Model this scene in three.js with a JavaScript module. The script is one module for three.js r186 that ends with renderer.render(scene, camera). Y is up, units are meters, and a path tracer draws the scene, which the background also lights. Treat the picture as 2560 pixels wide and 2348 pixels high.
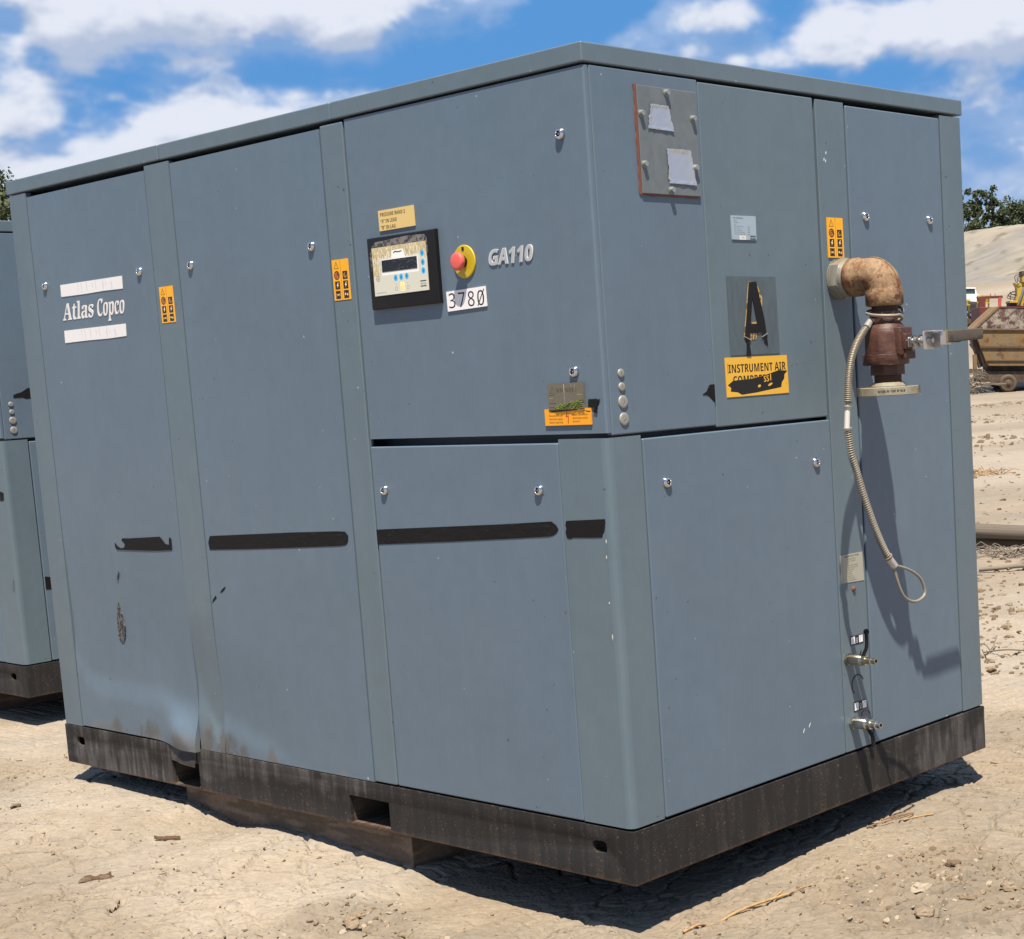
import * as THREE from 'three';
import { RoundedBoxGeometry } from 'three/addons/geometries/RoundedBoxGeometry.js';
import { TextGeometry } from 'three/addons/geometries/TextGeometry.js';
import { FontLoader } from 'three/addons/loaders/FontLoader.js';
import { mergeGeometries, toCreasedNormals, mergeVertices } from 'three/addons/utils/BufferGeometryUtils.js';

// ---------- camera, sun, exposure ----------
const scene = new THREE.Scene();
const camera = new THREE.PerspectiveCamera(31.85, 2560 / 2348, 0.05, 6000);
camera.position.set(2.74146, 1.23989, 2.76665);
camera.rotation.set(-0.12296, 0.71066, -0.05763, 'YXZ');
camera.setViewOffset(2560, 2348, -546.5, -254.5, 2560, 2348);
scene.add(camera);

const EXPOSURE = 2.0;
const renderer = new THREE.WebGLRenderer({ antialias: true });
renderer.setSize(1024, 939);
renderer.toneMapping = THREE.LinearToneMapping;
renderer.toneMappingExposure = EXPOSURE;
renderer.shadowMap.enabled = true;

const SUN = new THREE.Vector3(0.2895, 0.914, 0.2845).normalize();
const sun = new THREE.DirectionalLight(0xfff0da, 5);
sun.position.copy(SUN).multiplyScalar(60);
sun.castShadow = true;
sun.shadow.mapSize.set(4096, 4096);
Object.assign(sun.shadow.camera, { left: -12, right: 12, top: 12, bottom: -12, near: 1, far: 140 });
scene.add(sun, sun.target);

// ---------- random numbers and noise ----------
function rng(seed) { let a = seed >>> 0; return () => { a = (a + 0x6D2B79F5) | 0; let t = Math.imul(a ^ (a >>> 15), 1 | a); t = (t + Math.imul(t ^ (t >>> 7), 61 | t)) ^ t; return ((t ^ (t >>> 14)) >>> 0) / 4294967296; }; }
const TAB = new Float32Array(65536); { const r = rng(7); for (let i = 0; i < 65536; i++) TAB[i] = r(); }
const hsh = (x, y, z) => TAB[(Math.imul(x, 374761) ^ Math.imul(y, 668265) ^ Math.imul(z, 974634)) & 65535];
const fade = (t) => t * t * (3 - 2 * t);
function n3(x, y, z) {
  const X = Math.floor(x), Y = Math.floor(y), Z = Math.floor(z), u = fade(x - X), v = fade(y - Y), w = fade(z - Z);
  const l = (a, b, t) => a + (b - a) * t;
  return l(l(l(hsh(X, Y, Z), hsh(X + 1, Y, Z), u), l(hsh(X, Y + 1, Z), hsh(X + 1, Y + 1, Z), u), v), l(l(hsh(X, Y, Z + 1), hsh(X + 1, Y, Z + 1), u), l(hsh(X, Y + 1, Z + 1), hsh(X + 1, Y + 1, Z + 1), u), v), w);
}
function n2(x, y, p = 0, s = 0) { // p: period in cells (tileable) or 0
  const X = Math.floor(x), Y = Math.floor(y), u = fade(x - X), v = fade(y - Y);
  const m = p ? (k) => ((k % p) + p) % p : (k) => k;
  const a = hsh(m(X), m(Y), s), b = hsh(m(X + 1), m(Y), s), c = hsh(m(X), m(Y + 1), s), d = hsh(m(X + 1), m(Y + 1), s);
  return (a + (b - a) * u) * (1 - v) + (c + (d - c) * u) * v;
}
function fbm2(x, y, oct, p = 0, s = 0, gain = 0.5) { let f = 0, a = 1, t = 0; for (let i = 0; i < oct; i++) { f += a * n2(x, y, p, s + i * 17); t += a; a *= gain; x *= 2; y *= 2; p *= 2; } return f / t; }
const sm = (a, b, x) => { const t = Math.min(1, Math.max(0, (x - a) / (b - a))); return t * t * (3 - 2 * t); };
const mix = (a, b, t) => a + (b - a) * t;
const s2l = (c) => (c <= 0.04045 ? c / 12.92 : Math.pow((c + 0.055) / 1.055, 2.4));
const l2s = (c) => (c <= 0.0031308 ? c * 12.92 : 1.055 * Math.pow(c, 1 / 2.4) - 0.055);

// ---------- sky: air and clouds, brightness as seen ----------
{
  const W = 4096, H = 2048, HALF = H / 2;
  const dens = new Float32Array(W * HALF);
  // broad shapes of the clouds: azimuth, elevation, radii (degrees), weight
  const blobs = [[-58.9, 12.1, 3.6, 0.75, .34], [-61.5, 10.5, 1.5, 1.0, .26], [-62.8, 9.6, 1.2, 1.0, .22], [-60.5, 7.8, 6.5, 1.5, .38], [-54.5, 8.4, 3.5, 0.7, .25], [-53.2, 12.4, 4.6, 0.6, .26], [-52.1, 11.1, 1.3, 1.5, .22], [-55, 9.4, 3, 0.5, .18], [-57.4, 10.4, 1.4, .6, .1],
    [-53.9, 10.45, 1.9, 0.5, -.38], [-49.0, 10.9, 1.7, 1.2, -.3], [-46.0, 11.3, 2.2, 1.6, -.4], [-62.7, 11.8, .5, .4, -.4], [-61.9, 10.9, .45, .5, -.24], [-44, 12.4, 2.5, 1.2, -.34], [-37.8, 12.2, 1.0, 1.0, -.3],
    [-40.55, 11.55, 1.45, 0.5, .36], [-43.2, 10.9, .95, .3, .3], [-40.8, 10.5, .6, .3, .27], [-39.6, 10.1, .45, .22, .25], [-36.4, 11.3, 1.1, .55, .24], [-33.8, 10.6, 3.0, .9, .36], [-31, 10.7, 1.5, 1.0, .3], [-36.5, 10.1, 1.2, .3, .2], [-30.4, 8.6, 1.6, .8, .26], [-30.5, 6.5, 2, 1.2, .14], [-35.2, 9.1, 2.0, .55, -.3], [-38.5, 9.2, 1.6, .6, -.25], [-33.4, 12.0, 1.2, .4, -.2]];
  for (let j = 0; j < HALF; j++) {
    const el = ((j + 0.5) / HALF) * 90, ce = Math.cos(el * Math.PI / 180), dy = Math.sin(el * Math.PI / 180);
    for (let i = 0; i < W; i++) {
      const th = ((i + 0.5) / W - 0.5) * 2 * Math.PI, dx = Math.cos(th) * ce, dz = Math.sin(th) * ce;
      const px = dx * 15, py = dy * 34, pz = dz * 15;
      const wq = n3(px * 2.1 + 9, py * 2.1, pz * 2.1) - 0.5, wr = n3(px * 2.3, py * 2.3 + 31, pz * 2.3) - 0.5;
      let x = px + wq * 0.5, y = py + wr * 0.5, z = pz + wq * 0.4, f = 0, a = 1, t = 0;
      const oct = el < 25 ? 7 : 5;
      for (let o = 0; o < oct; o++) { f += a * n3(x, y, z); t += a; a *= 0.63; x *= 2.03; y *= 2.03; z *= 2.03; }
      f = f / t - 0.5;
      let b = -0.05 + 0.34 * (n3(dx * 5 + 40, dy * 9, dz * 5) - 0.5);
      const az = Math.atan2(dx, -dz) * 180 / Math.PI;
      if (az > -75 && az < -18 && el < 22) {
        const inside = sm(-75, -67, az) * (1 - sm(-26, -18, az)) * (1 - sm(14, 22, el));
        b = mix(b, -0.08 + 0.10 * (1 - sm(-57, -50, az)) * (1 - sm(13, 18, el)), inside);
        for (const q of blobs) { const u = (az - q[0]) / q[2], v = (el - q[1]) / q[3], r2 = u * u + v * v; if (r2 < 6) b += q[4] * Math.exp(-r2 * (0.5 + 0.25 * r2)); }
      }
      dens[j * W + i] = f * 1.5 + b;
    }
  }
  const data = new Float32Array(W * H * 4), up = 7;
  const k = 1 / EXPOSURE;
  for (let j = 0; j < H; j++) {
    const el = ((j + 0.5) / H - 0.5) * 180;
    for (let i = 0; i < W; i++) {
      const o = (j * W + i) * 4;
      let r, g, b;
      if (el <= 0) { r = 0.30; g = 0.26; b = 0.2; }
      else {
        const jj = j - HALF, h = Math.pow(1 - Math.sin(el * Math.PI / 180), 9), zz = sm(12, 70, el);
        r = mix(mix(0.098, 0.062, zz), 0.46, h * h * 1.05); g = mix(mix(0.31, 0.195, zz), 0.58, h * h); b = mix(mix(0.68, 0.48, zz), 0.80, h * h);
        const d = dens[jj * W + i], d2 = dens[Math.min(HALF - 1, jj + up) * W + i], d3 = dens[Math.min(HALF - 1, jj + 2 * up + 3) * W + i];
        const th = ((i + 0.5) / W - 0.5) * 2 * Math.PI, ce = Math.cos(el * Math.PI / 180), vx = Math.cos(th) * ce * 9, vz = Math.sin(th) * ce * 9, vy = Math.sin(el * Math.PI / 180) * 30;
        const veil = 0.32 * sm(-0.42, -0.08, d) * sm(0.42, 0.68, n3(vx, vy, vz) * 0.5 + n3(vx * 2.1 + 5, vy * 2.3, vz * 2.1) * 0.3 + n3(vx * 5, vy * 5.2 + 8, vz * 5) * 0.2 + 0.1 * sm(-0.35, 0.0, d));
        const al = Math.max(veil, Math.min(1, sm(-0.11, 0.24, d) * 0.86 + 0.14 * sm(-0.25, 0.14, d)));
        const lit = Math.min(1, Math.max(0, 0.6 + (d - d2) * 2.0 + (d - d3) * 1.5 - Math.max(0, d - 0.12) * 0.5 + 0.55 * (n3(vx * 4 + 3, vy * 4, vz * 4) * 0.6 + n3(vx * 10, vy * 10 + 4, vz * 10) * 0.4 - 0.5)));
        const cr = mix(0.46, 0.78, lit), cg = mix(0.54, 0.82, lit), cb = mix(0.71, 0.92, lit);
        r = mix(r, cr, al); g = mix(g, cg, al); b = mix(b, cb, al);
        const hz = 0.62 * (1 - sm(0, 9, el)); r = mix(r, 0.58, hz); g = mix(g, 0.66, hz); b = mix(b, 0.80, hz);
      }
      data[o] = r * k; data[o + 1] = g * k; data[o + 2] = b * k; data[o + 3] = 1;
    }
  }
  const tex = new THREE.DataTexture(data, W, H, THREE.RGBAFormat, THREE.FloatType);
  tex.mapping = THREE.EquirectangularReflectionMapping;
  tex.minFilter = tex.magFilter = THREE.LinearFilter;
  tex.needsUpdate = true;
  scene.background = tex; scene.environment = tex;
}

// ---------- textures and materials ----------
function dataTex(w, h, fn, srgb) { // fn(u, v) -> linear colour triple or a single value
  const d = new Uint8Array(w * h * 4);
  for (let j = 0; j < h; j++) for (let i = 0; i < w; i++) {
    const c = fn((i + 0.5) / w, (j + 0.5) / h), o = (j * w + i) * 4;
    for (let k = 0; k < 3; k++) { const v = Math.min(1, Math.max(0, c.length ? c[k] : c)); d[o + k] = Math.round(255 * (srgb ? l2s(v) : v)); }
    d[o + 3] = 255;
  }
  const t = new THREE.DataTexture(d, w, h); t.wrapS = t.wrapT = THREE.RepeatWrapping; t.magFilter = THREE.LinearFilter; t.minFilter = THREE.LinearMipmapLinearFilter; t.generateMipmaps = true;
  if (srgb) t.colorSpace = THREE.SRGBColorSpace; t.needsUpdate = true; return t;
}
function canvasTex(w, h, draw) {
  const c = document.createElement('canvas'); c.width = w; c.height = h; draw(c.getContext('2d'), w, h);
  const t = new THREE.CanvasTexture(c); t.colorSpace = THREE.SRGBColorSpace; t.anisotropy = 8; return t;
}
const lin = (r, g, b) => new THREE.Color().setRGB(r, g, b);
const std = (o) => new THREE.MeshStandardMaterial(o);

const PAINT = [0.089, 0.131, 0.172];
const specks = []; { const r = rng(51); for (let i = 0; i < 150; i++) specks.push([r(), r(), 0.0006 + 0.0012 * r() * r(), r()]); }
const speckGrid = new Map(); for (const s of specks) { const k = Math.floor(s[0] * 32) + ',' + Math.floor(s[1] * 32); (speckGrid.get(k) ?? speckGrid.set(k, []).get(k)).push(s); }
const paintFn = (tint) => (u, v) => {
  const a = fbm2(u * 6, v * 6, 4, 6, 3), b = fbm2(u * 64, v * 64, 3, 64, 9), str = fbm2(u * 90, v * 5, 3, 90, 0) ;
  let m = 1 + (a - 0.5) * 0.11 + (b - 0.5) * 0.1 + (str - 0.5) * 0.05;
  const dust = sm(0.52, 0.75, fbm2(u * 10, v * 10, 5, 10, 77)) * 0.06;
  let c = [PAINT[0] * m * tint[0], PAINT[1] * m * tint[1], PAINT[2] * m * tint[2]];
  c = [mix(c[0], 0.12, dust), mix(c[1], 0.15, dust), mix(c[2], 0.175, dust)];
  const cell = speckGrid.get(Math.floor(u * 32) + ',' + Math.floor(v * 32));
  if (cell) for (const s of cell) if (Math.hypot(u - s[0], v - s[1]) < s[2]) { const q = s[3] > 0.25 ? 0.04 : 0.4; c = [q, q, q * 1.05]; }
  return c;
};
const paintMap = dataTex(1024, 1024, paintFn([1, 1, 1.04]), true);
const postMap = dataTex(1024, 1024, paintFn([1.02, 1.0, 0.955]), true);
const paintRough = dataTex(512, 512, (u, v) => 0.42 + 0.25 * (fbm2(u * 8, v * 8, 5, 8, 21) - 0.3), false);
const paintBump = dataTex(512, 512, (u, v) => 0.75 * fbm2(u * 4, v * 4, 2, 4, 61) + 0.02 * fbm2(u * 128, v * 128, 2, 128, 5), false);
const paint = std({ map: paintMap, roughnessMap: paintRough, roughness: 1, bumpMap: paintBump, bumpScale: 0.0022 });
const postPaint = std({ map: postMap, roughnessMap: paintRough, roughness: 1, bumpMap: paintBump, bumpScale: 0.003 });

// dirt, dents and scuffs low on the left hand doors: uv = metres from (-2.8, 0)
const dirtFn = (tint) => (u, v) => {
  const x = -2.8 + u * 2, y = v * 2, c = paintFn(tint)(u, v);
  const g = fbm2(u * 40, v * 14, 5, 0, 31), f = fbm2(u * 200, v * 200, 3, 0, 12), e = fbm2(u * 9, v * 9, 4, 0, 44);
  // dried splash with a ragged upper outline, thickest round the fork pocket
  const top = 0.16 + 0.07 * Math.exp(-Math.pow((x + 1.88) / 0.12, 2)) + 0.03 * Math.exp(-Math.pow((x + 2.3) / 0.3, 2)) + (e - 0.5) * 0.12;
  const reach = x < -1.1 ? 1 : 0;
  let d = reach * sm(0.0, 0.05, top - y + (g - 0.5) * 0.12) * (0.25 + 0.75 * sm(0.38, 0.62, g * 0.6 + f * 0.4));
  const brown = sm(0.45, 0.7, e + 0.25 * Math.exp(-Math.pow((x + 1.95) / 0.2, 2)));
  const k = [mix(0.15, 0.065, brown), mix(0.147, 0.047, brown), mix(0.143, 0.031, brown)];
  d *= 0.62;
  return [mix(c[0], k[0], d), mix(c[1], k[1], d), mix(c[2], k[2], d)];
};
const dirtPost = std({ map: dataTex(1024, 1024, dirtFn([1.02, 1.0, 0.955]), true), roughnessMap: paintRough, roughness: 1, bumpMap: paintBump, bumpScale: 0.003 });
const dirtPaint = std({ map: dataTex(1024, 1024, dirtFn([1, 1, 1.03]), true), roughnessMap: paintRough, roughness: 1, bumpMap: paintBump, bumpScale: 0.003 });

const railMap = dataTex(2048, 256, (u, v) => { // 3 m x 0.136 m: black paint, washed streaks, rust on the lower edge
  const x = u * 3, y = v * 0.1355;
  const s = fbm2(x * 90, y * 9, 4, 0, 3), s2 = fbm2(x * 34, y * 5 + 7, 4, 0, 9), g = fbm2(x * 300, y * 300, 2, 0, 5), big = fbm2(x * 3.1, y * 8, 4, 0, 41);
  let c = [0.0165, 0.0165, 0.018];
  const brown = sm(0.42, 0.7, s * 0.45 + s2 * 0.35 + g * 0.2) * (0.1 + 0.45 * g);
  c = [mix(c[0], 0.056, brown), mix(c[1], 0.048, brown), mix(c[2], 0.04, brown)];
  const pale = sm(0.52, 0.66, big + (s2 - 0.5) * 0.3 + (y - 0.06) * 0.8) * (0.35 + 0.65 * sm(0.35, 0.65, s)) * (0.5 + 0.5 * g) * (x < 1.75 ? 1.0 : 0.2);
  c = [mix(c[0], 0.085, pale), mix(c[1], 0.082, pale), mix(c[2], 0.083, pale)];
  const rust = 0.6 * sm(0.008, 0.0, y - 0.012 * (s2 - 0.35)) * (0.4 + 0.6 * g) + sm(0.74, 0.8, s2 * 0.5 + g * 0.5) * 0.6;
  c = [mix(c[0], 0.085, rust), mix(c[1], 0.042, rust), mix(c[2], 0.02, rust)];
  if (g > 0.82 && s > 0.5) c = [0.12, 0.105, 0.085];
  return c;
}, true);
const phys = (o) => new THREE.MeshPhysicalMaterial(o);
const railMat = phys({ map: railMap, roughness: 0.62, specularIntensity: 0.45 });
const rustFn = (A, B, C, f) => (u, v) => { const a = fbm2(u * 8 * f, v * 8 * f, 5, 8 * f, 2), b = fbm2(u * 32 * f, v * 32 * f, 4, 32 * f, 8), t = sm(0.35, 0.65, a * 0.65 + b * 0.35), w = sm(0.56, 0.68, b * 0.5 + fbm2(u * 5 * f, v * 5 * f, 3, 5 * f, 91) * 0.5); const m = 0.75 + 0.5 * b; return [0, 1, 2].map((k) => mix(mix(A[k], B[k], t), C[k], w) * m); };
const rustBump = dataTex(256, 256, (u, v) => fbm2(u * 16, v * 16, 5, 16, 66), false);
const elbowMat = std({ map: dataTex(512, 512, rustFn([0.15, 0.068, 0.03], [0.215, 0.145, 0.082], [0.075, 0.03, 0.015], 1), true), roughness: 0.75, bumpMap: rustBump, bumpScale: 0.0022 });
const valveMat = std({ map: dataTex(512, 512, rustFn([0.052, 0.019, 0.013], [0.072, 0.028, 0.02], [0.04, 0.02, 0.014], 2), true), roughness: 0.55, bumpMap: rustBump, bumpScale: 0.0015 });
const flangeMat = std({ map: dataTex(512, 512, rustFn([0.23, 0.225, 0.18], [0.2, 0.18, 0.13], [0.11, 0.058, 0.026], 1), true), roughness: 0.7, bumpMap: rustBump, bumpScale: 0.0012 });
const nippleMat = std({ map: dataTex(256, 256, rustFn([0.035, 0.016, 0.01], [0.05, 0.022, 0.013], [0.02, 0.012, 0.009], 2), true), roughness: 0.8 });
const zincMat = std({ map: dataTex(256, 256, rustFn([0.34, 0.34, 0.31], [0.27, 0.26, 0.22], [0.24, 0.18, 0.14], 1), true), roughness: 0.45, metalness: 0.55 });
const chrome = std({ color: lin(0.62, 0.63, 0.65), metalness: 1, roughness: 0.13 });
const steel = std({ color: lin(0.5, 0.5, 0.5), metalness: 1, roughness: 0.3 });
const brassy = std({ color: lin(0.46, 0.42, 0.33), metalness: 1, roughness: 0.28 });
const galv = std({ color: lin(0.33, 0.36, 0.35), metalness: 0.7, roughness: 0.45 });
const blackPlastic = phys({ color: lin(0.008, 0.008, 0.0095), roughness: 0.45, specularIntensity: 0.45 });
const tapeMat = phys({ specularIntensity: 0.3, map: dataTex(256, 256, (u, v) => { const f = fbm2(u * 24, v * 24, 4, 24, 4), g = fbm2(u * 90, v * 90, 2, 90, 14); const q = g > 0.82 ? 0.05 : 0.0065 + 0.006 * (f - 0.35); return [q, q, q * 1.05]; }, true), roughness: 0.62 });
const ropeMat = std({ map: dataTex(64, 64, (u, v) => { const t = ((u * 8 + v * 8) % 1); const q = t < 0.35 ? 0.6 : 1; return [0.27 * q, 0.25 * q, 0.21 * q]; }, true), roughness: 0.6, metalness: 0.3 });
const springMat = std({ color: lin(0.3, 0.275, 0.23), roughness: 0.5, metalness: 0.5 });
const whiteVinyl = std({ color: lin(0.6, 0.6, 0.61), roughness: 0.5 });
const redGasket = std({ color: lin(0.15, 0.055, 0.04), roughness: 0.8 });

// ---------- geometry helpers ----------
function boxUV(g, s = 2) { // uv in metres / s, projected along the face's own axis
  g = g.index ? g.toNonIndexed() : g;
  const p = g.attributes.position, n = p.count, uv = new Float32Array(n * 2), a = new THREE.Vector3(), b = new THREE.Vector3(), c = new THREE.Vector3();
  for (let i = 0; i < n; i += 3) {
    a.fromBufferAttribute(p, i); b.fromBufferAttribute(p, i + 1).sub(a); c.fromBufferAttribute(p, i + 2).sub(a); b.cross(c);
    const ax = Math.abs(b.x), ay = Math.abs(b.y), az = Math.abs(b.z);
    for (let k = 0; k < 3; k++) {
      const x = p.getX(i + k), y = p.getY(i + k), z = p.getZ(i + k), q = (i + k) * 2;
      if (az >= ax && az >= ay) { uv[q] = (x + 2.8) / s; uv[q + 1] = y / s; } else if (ax >= ay) { uv[q] = (0.37 - z) / s; uv[q + 1] = y / s; } else { uv[q] = (x + 2.8) / s; uv[q + 1] = z / s; }
    }
  }
  g.setAttribute('uv', new THREE.BufferAttribute(uv, 2)); return g;
}
const toB = (g) => g.rotateY(Math.PI / 2);          // local x -> world -z, local z -> world x
function mesh(name, g, m, parent, label) {
  const o = new THREE.Mesh(g, m); o.name = name; o.castShadow = o.receiveShadow = true; parent.add(o); if (label) o.userData.label = label; return o;
}
const taken = new Map();
function numbered(n) { const k = taken.get(n) ?? 0; taken.set(n, k + 1); return k ? n + '_' + String(k).padStart(3, '0') : n; }
function thing(name, label, category, pos = [0, 0, 0], ry = 0, group) {
  const o = new THREE.Group(); o.name = numbered(name); o.position.set(...pos); o.rotation.y = ry; o.userData = { label, category }; if (group) o.userData.group = group; scene.add(o); return o;
}
function tagged(o, label, category, group) { o.name = numbered(o.name); o.userData = { label, category }; if (group) o.userData.group = group; return o; }
function structure(o) { o.userData.kind = 'structure'; return o; }
const bx = (x0, x1, y0, y1, z0, z1, r = 0) => { const w = x1 - x0, h = y1 - y0, d = z1 - z0; const g = r ? new RoundedBoxGeometry(w, h, d, 2, r) : new THREE.BoxGeometry(w, h, d); return g.translate((x0 + x1) / 2, (y0 + y1) / 2, (z0 + z1) / 2); };
const cyl = (r0, r1, h, n = 24) => new THREE.CylinderGeometry(r1, r0, h, n);
const lathe = (pts, n = 32) => new THREE.LatheGeometry(pts.map((p) => new THREE.Vector2(p[0], p[1])), n);
function poly(pts) { const s = new THREE.Shape(); pts.forEach((p, i) => (i ? s.lineTo(p[0], p[1]) : s.moveTo(p[0], p[1]))); s.closePath(); return s; }
function unitUV(g) { g.computeBoundingBox(); const b = g.boundingBox, p = g.attributes.position, uv = new Float32Array(p.count * 2), w = b.max.x - b.min.x, h = b.max.y - b.min.y; for (let i = 0; i < p.count; i++) { uv[2 * i] = (p.getX(i) - b.min.x) / w; uv[2 * i + 1] = (p.getY(i) - b.min.y) / h; } g.setAttribute('uv', new THREE.BufferAttribute(uv, 2)); return g; }
// a thin sheet stuck on a face: polygon in face metres, standing from -1 mm to `top`
function sheet(pts, top = 0.0015, base = -0.001) { return unitUV(new THREE.ExtrudeGeometry(poly(pts), { depth: top - base, bevelEnabled: false }).translate(0, 0, base)); }
const merge = (l) => mergeGeometries(l.map((g) => { const q = g.index ? g.toNonIndexed() : g; for (const k of Object.keys(q.attributes)) if (!['position', 'normal', 'uv'].includes(k)) q.deleteAttribute(k); if (!q.attributes.uv) q.setAttribute('uv', new THREE.BufferAttribute(new Float32Array(q.attributes.position.count * 2), 2)); return q; }));
class Path3 extends THREE.Curve { constructor(f) { super(); this.f = f; } getPoint(t, o = new THREE.Vector3()) { return o.copy(this.f(t)); } }
const V = (x, y, z) => new THREE.Vector3(x, y, z);
const tube = (pts, r, n = 24, k = 8, closed = false) => new THREE.TubeGeometry(new THREE.CatmullRomCurve3(pts, closed), n, r, k, closed);

// ---------- ground ----------
function interp(tab, x) { // smooth interpolation through [x, y] pairs
  if (x <= tab[0][0]) return tab[0][1];
  for (let i = 1; i < tab.length; i++) if (x < tab[i][0]) { const t = fade((x - tab[i - 1][0]) / (tab[i][0] - tab[i - 1][0])); return mix(tab[i - 1][1], tab[i][1], t); }
  return tab[tab.length - 1][1];
}
const alongFront = [[-3.6, 0.02], [-2.78, 0.044], [-2.47, 0.049], [-2.05, 0.045], [-1.95, 0.026], [-1.8, 0.009], [-1.57, 0.027], [-1.41, 0.029], [-1.2, 0.016], [-0.92, 0.005], [-0.79, -0.025], [-0.65, -0.041], [-0.3, -0.044], [-0.04, -0.022], [0.5, 0]];
const alongSide = [[-2.4, 0.0], [-1.64, 0.01], [-1.3, 0.022], [-1.0, 0.014], [-0.66, 0.014], [-0.4, 0.002], [-0.29, -0.008], [-0.04, -0.022], [0.5, 0]];
const rise = [[8, 0], [37, 0.23], [40, 0.6], [46, 2.2], [58, 2.75], [85, 3.7], [135, 7.9], [220, 8.4]];
function coarseHeight(x, z, heap = true) {
  const wA = Math.exp(-(z * z) / 0.5) * sm(-4.2, -3.2, x) * (1 - sm(0.2, 0.7, x)), wB = Math.exp(-(x * x) / 0.5) * sm(-3, -2.2, z) * (1 - sm(0.2, 0.7, z));
  const k = (wA * interp(alongFront, x) + wB * interp(alongSide, z)) / Math.max(1, wA + wB);
  const far = sm(4, 14, Math.hypot(x, z));
  let h = -0.115 + k + interp(rise, -z) + far * (fbm2(x * 0.25, z * 0.25, 3, 0, 71) - 0.5) * 0.12 * (1 + sm(30, 80, -z) * 3);
  // the spoil heap behind the yard
  const hx = (x + 82.5) / 21, hz = (z + 143) / 19, r = Math.hypot(hx, hz);
  if (heap && r < 1.3) { const g = fbm2(Math.atan2(hz, hx) * 14, r * 3, 4, 0, 8); h += 5.6 * (1 - sm(0.15, 1.05, r + (g - 0.5) * 0.06)) + (g - 0.5) * 0.5 * sm(0.1, 0.4, r); }
  return h;
}
const cellR = rng(99), CELL = new Float32Array(131072); for (let i = 0; i < CELL.length; i++) CELL[i] = cellR();
function edgeDist(x, y) { // distance to the nearest border between cracked plates, in cells
  const X = Math.floor(x), Y = Math.floor(y); let f1 = 9, f2 = 9;
  for (let j = -1; j <= 1; j++) for (let i = -1; i <= 1; i++) { const k = ((Math.imul(X + i, 7351) ^ Math.imul(Y + j, 9151)) & 65535) * 2; const d = Math.hypot(X + i + CELL[k] - x, Y + j + CELL[k + 1] - y); if (d < f1) { f2 = f1; f1 = d; } else if (d < f2) f2 = d; }
  return f2 - f1;
}
const clumps = [[0.46, -0.62, 0.42, 0.2], [-0.75, 0.30, 0.16, 0.1], [-0.45, 0.42, 0.2, 0.12], [-3.2, 0.35, 0.3, 0.15]];
function crumble(x, z) { let c = 0; for (const q of clumps) c = Math.max(c, Math.exp(-(((x - q[0]) * 0.8 + (z - q[1]) * 0.6) ** 2 / (q[2] * q[2]) + (-(x - q[0]) * 0.6 + (z - q[1]) * 0.8) ** 2 / (q[3] * q[3] * 4)))); return sm(0.2, 0.85, c + (fbm2(x * 7, z * 7, 3, 0, 19) - 0.5) * 0.7); }
function crackAt(x, z) {
  const wx = x + (fbm2(x * 9, z * 9, 3, 0, 5) - 0.5) * 0.13, wz = z + (fbm2(x * 9 + 40, z * 9, 3, 0, 6) - 0.5) * 0.13;
  const m = sm(0.38, 0.56, fbm2(x * 1.7, z * 1.7, 3, 0, 88) + 0.12 * sm(0.6, 1.6, x - z * 0.5)), m2 = sm(0.44, 0.6, fbm2(x * 2.3 + 9, z * 2.3, 3, 0, 18));
  return Math.max(m * (1 - sm(0.015, 0.06, edgeDist(wx * 6.2, wz * 6.2))), m2 * 0.55 * (1 - sm(0.02, 0.1, edgeDist(wx * 14 + 5, wz * 14))));
}
function fineHeight(x, z) {
  const near = 1 - sm(2.5, 7, Math.hypot(x + 1, z));
  let h = (fbm2(x * 5, z * 5, 4, 0, 55) - 0.5) * 0.018 * (0.4 + 0.6 * near) + (fbm2(x * 34, z * 34, 3, 0, 33) - 0.5) * 0.0045 + (fbm2(x * 60 + 3, z * 80, 2, 0, 133) - 0.5) * 0.003 * near;
  if (near > 0) { const c = crumble(x, z); h -= near * 0.02 * crackAt(x, z); h += near * c * (fbm2(x * 26, z * 26, 4, 0, 3) - 0.45) * 0.03; }
  return h;
}
const groundY = (x, z) => coarseHeight(x, z) + fineHeight(x, z);
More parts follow.
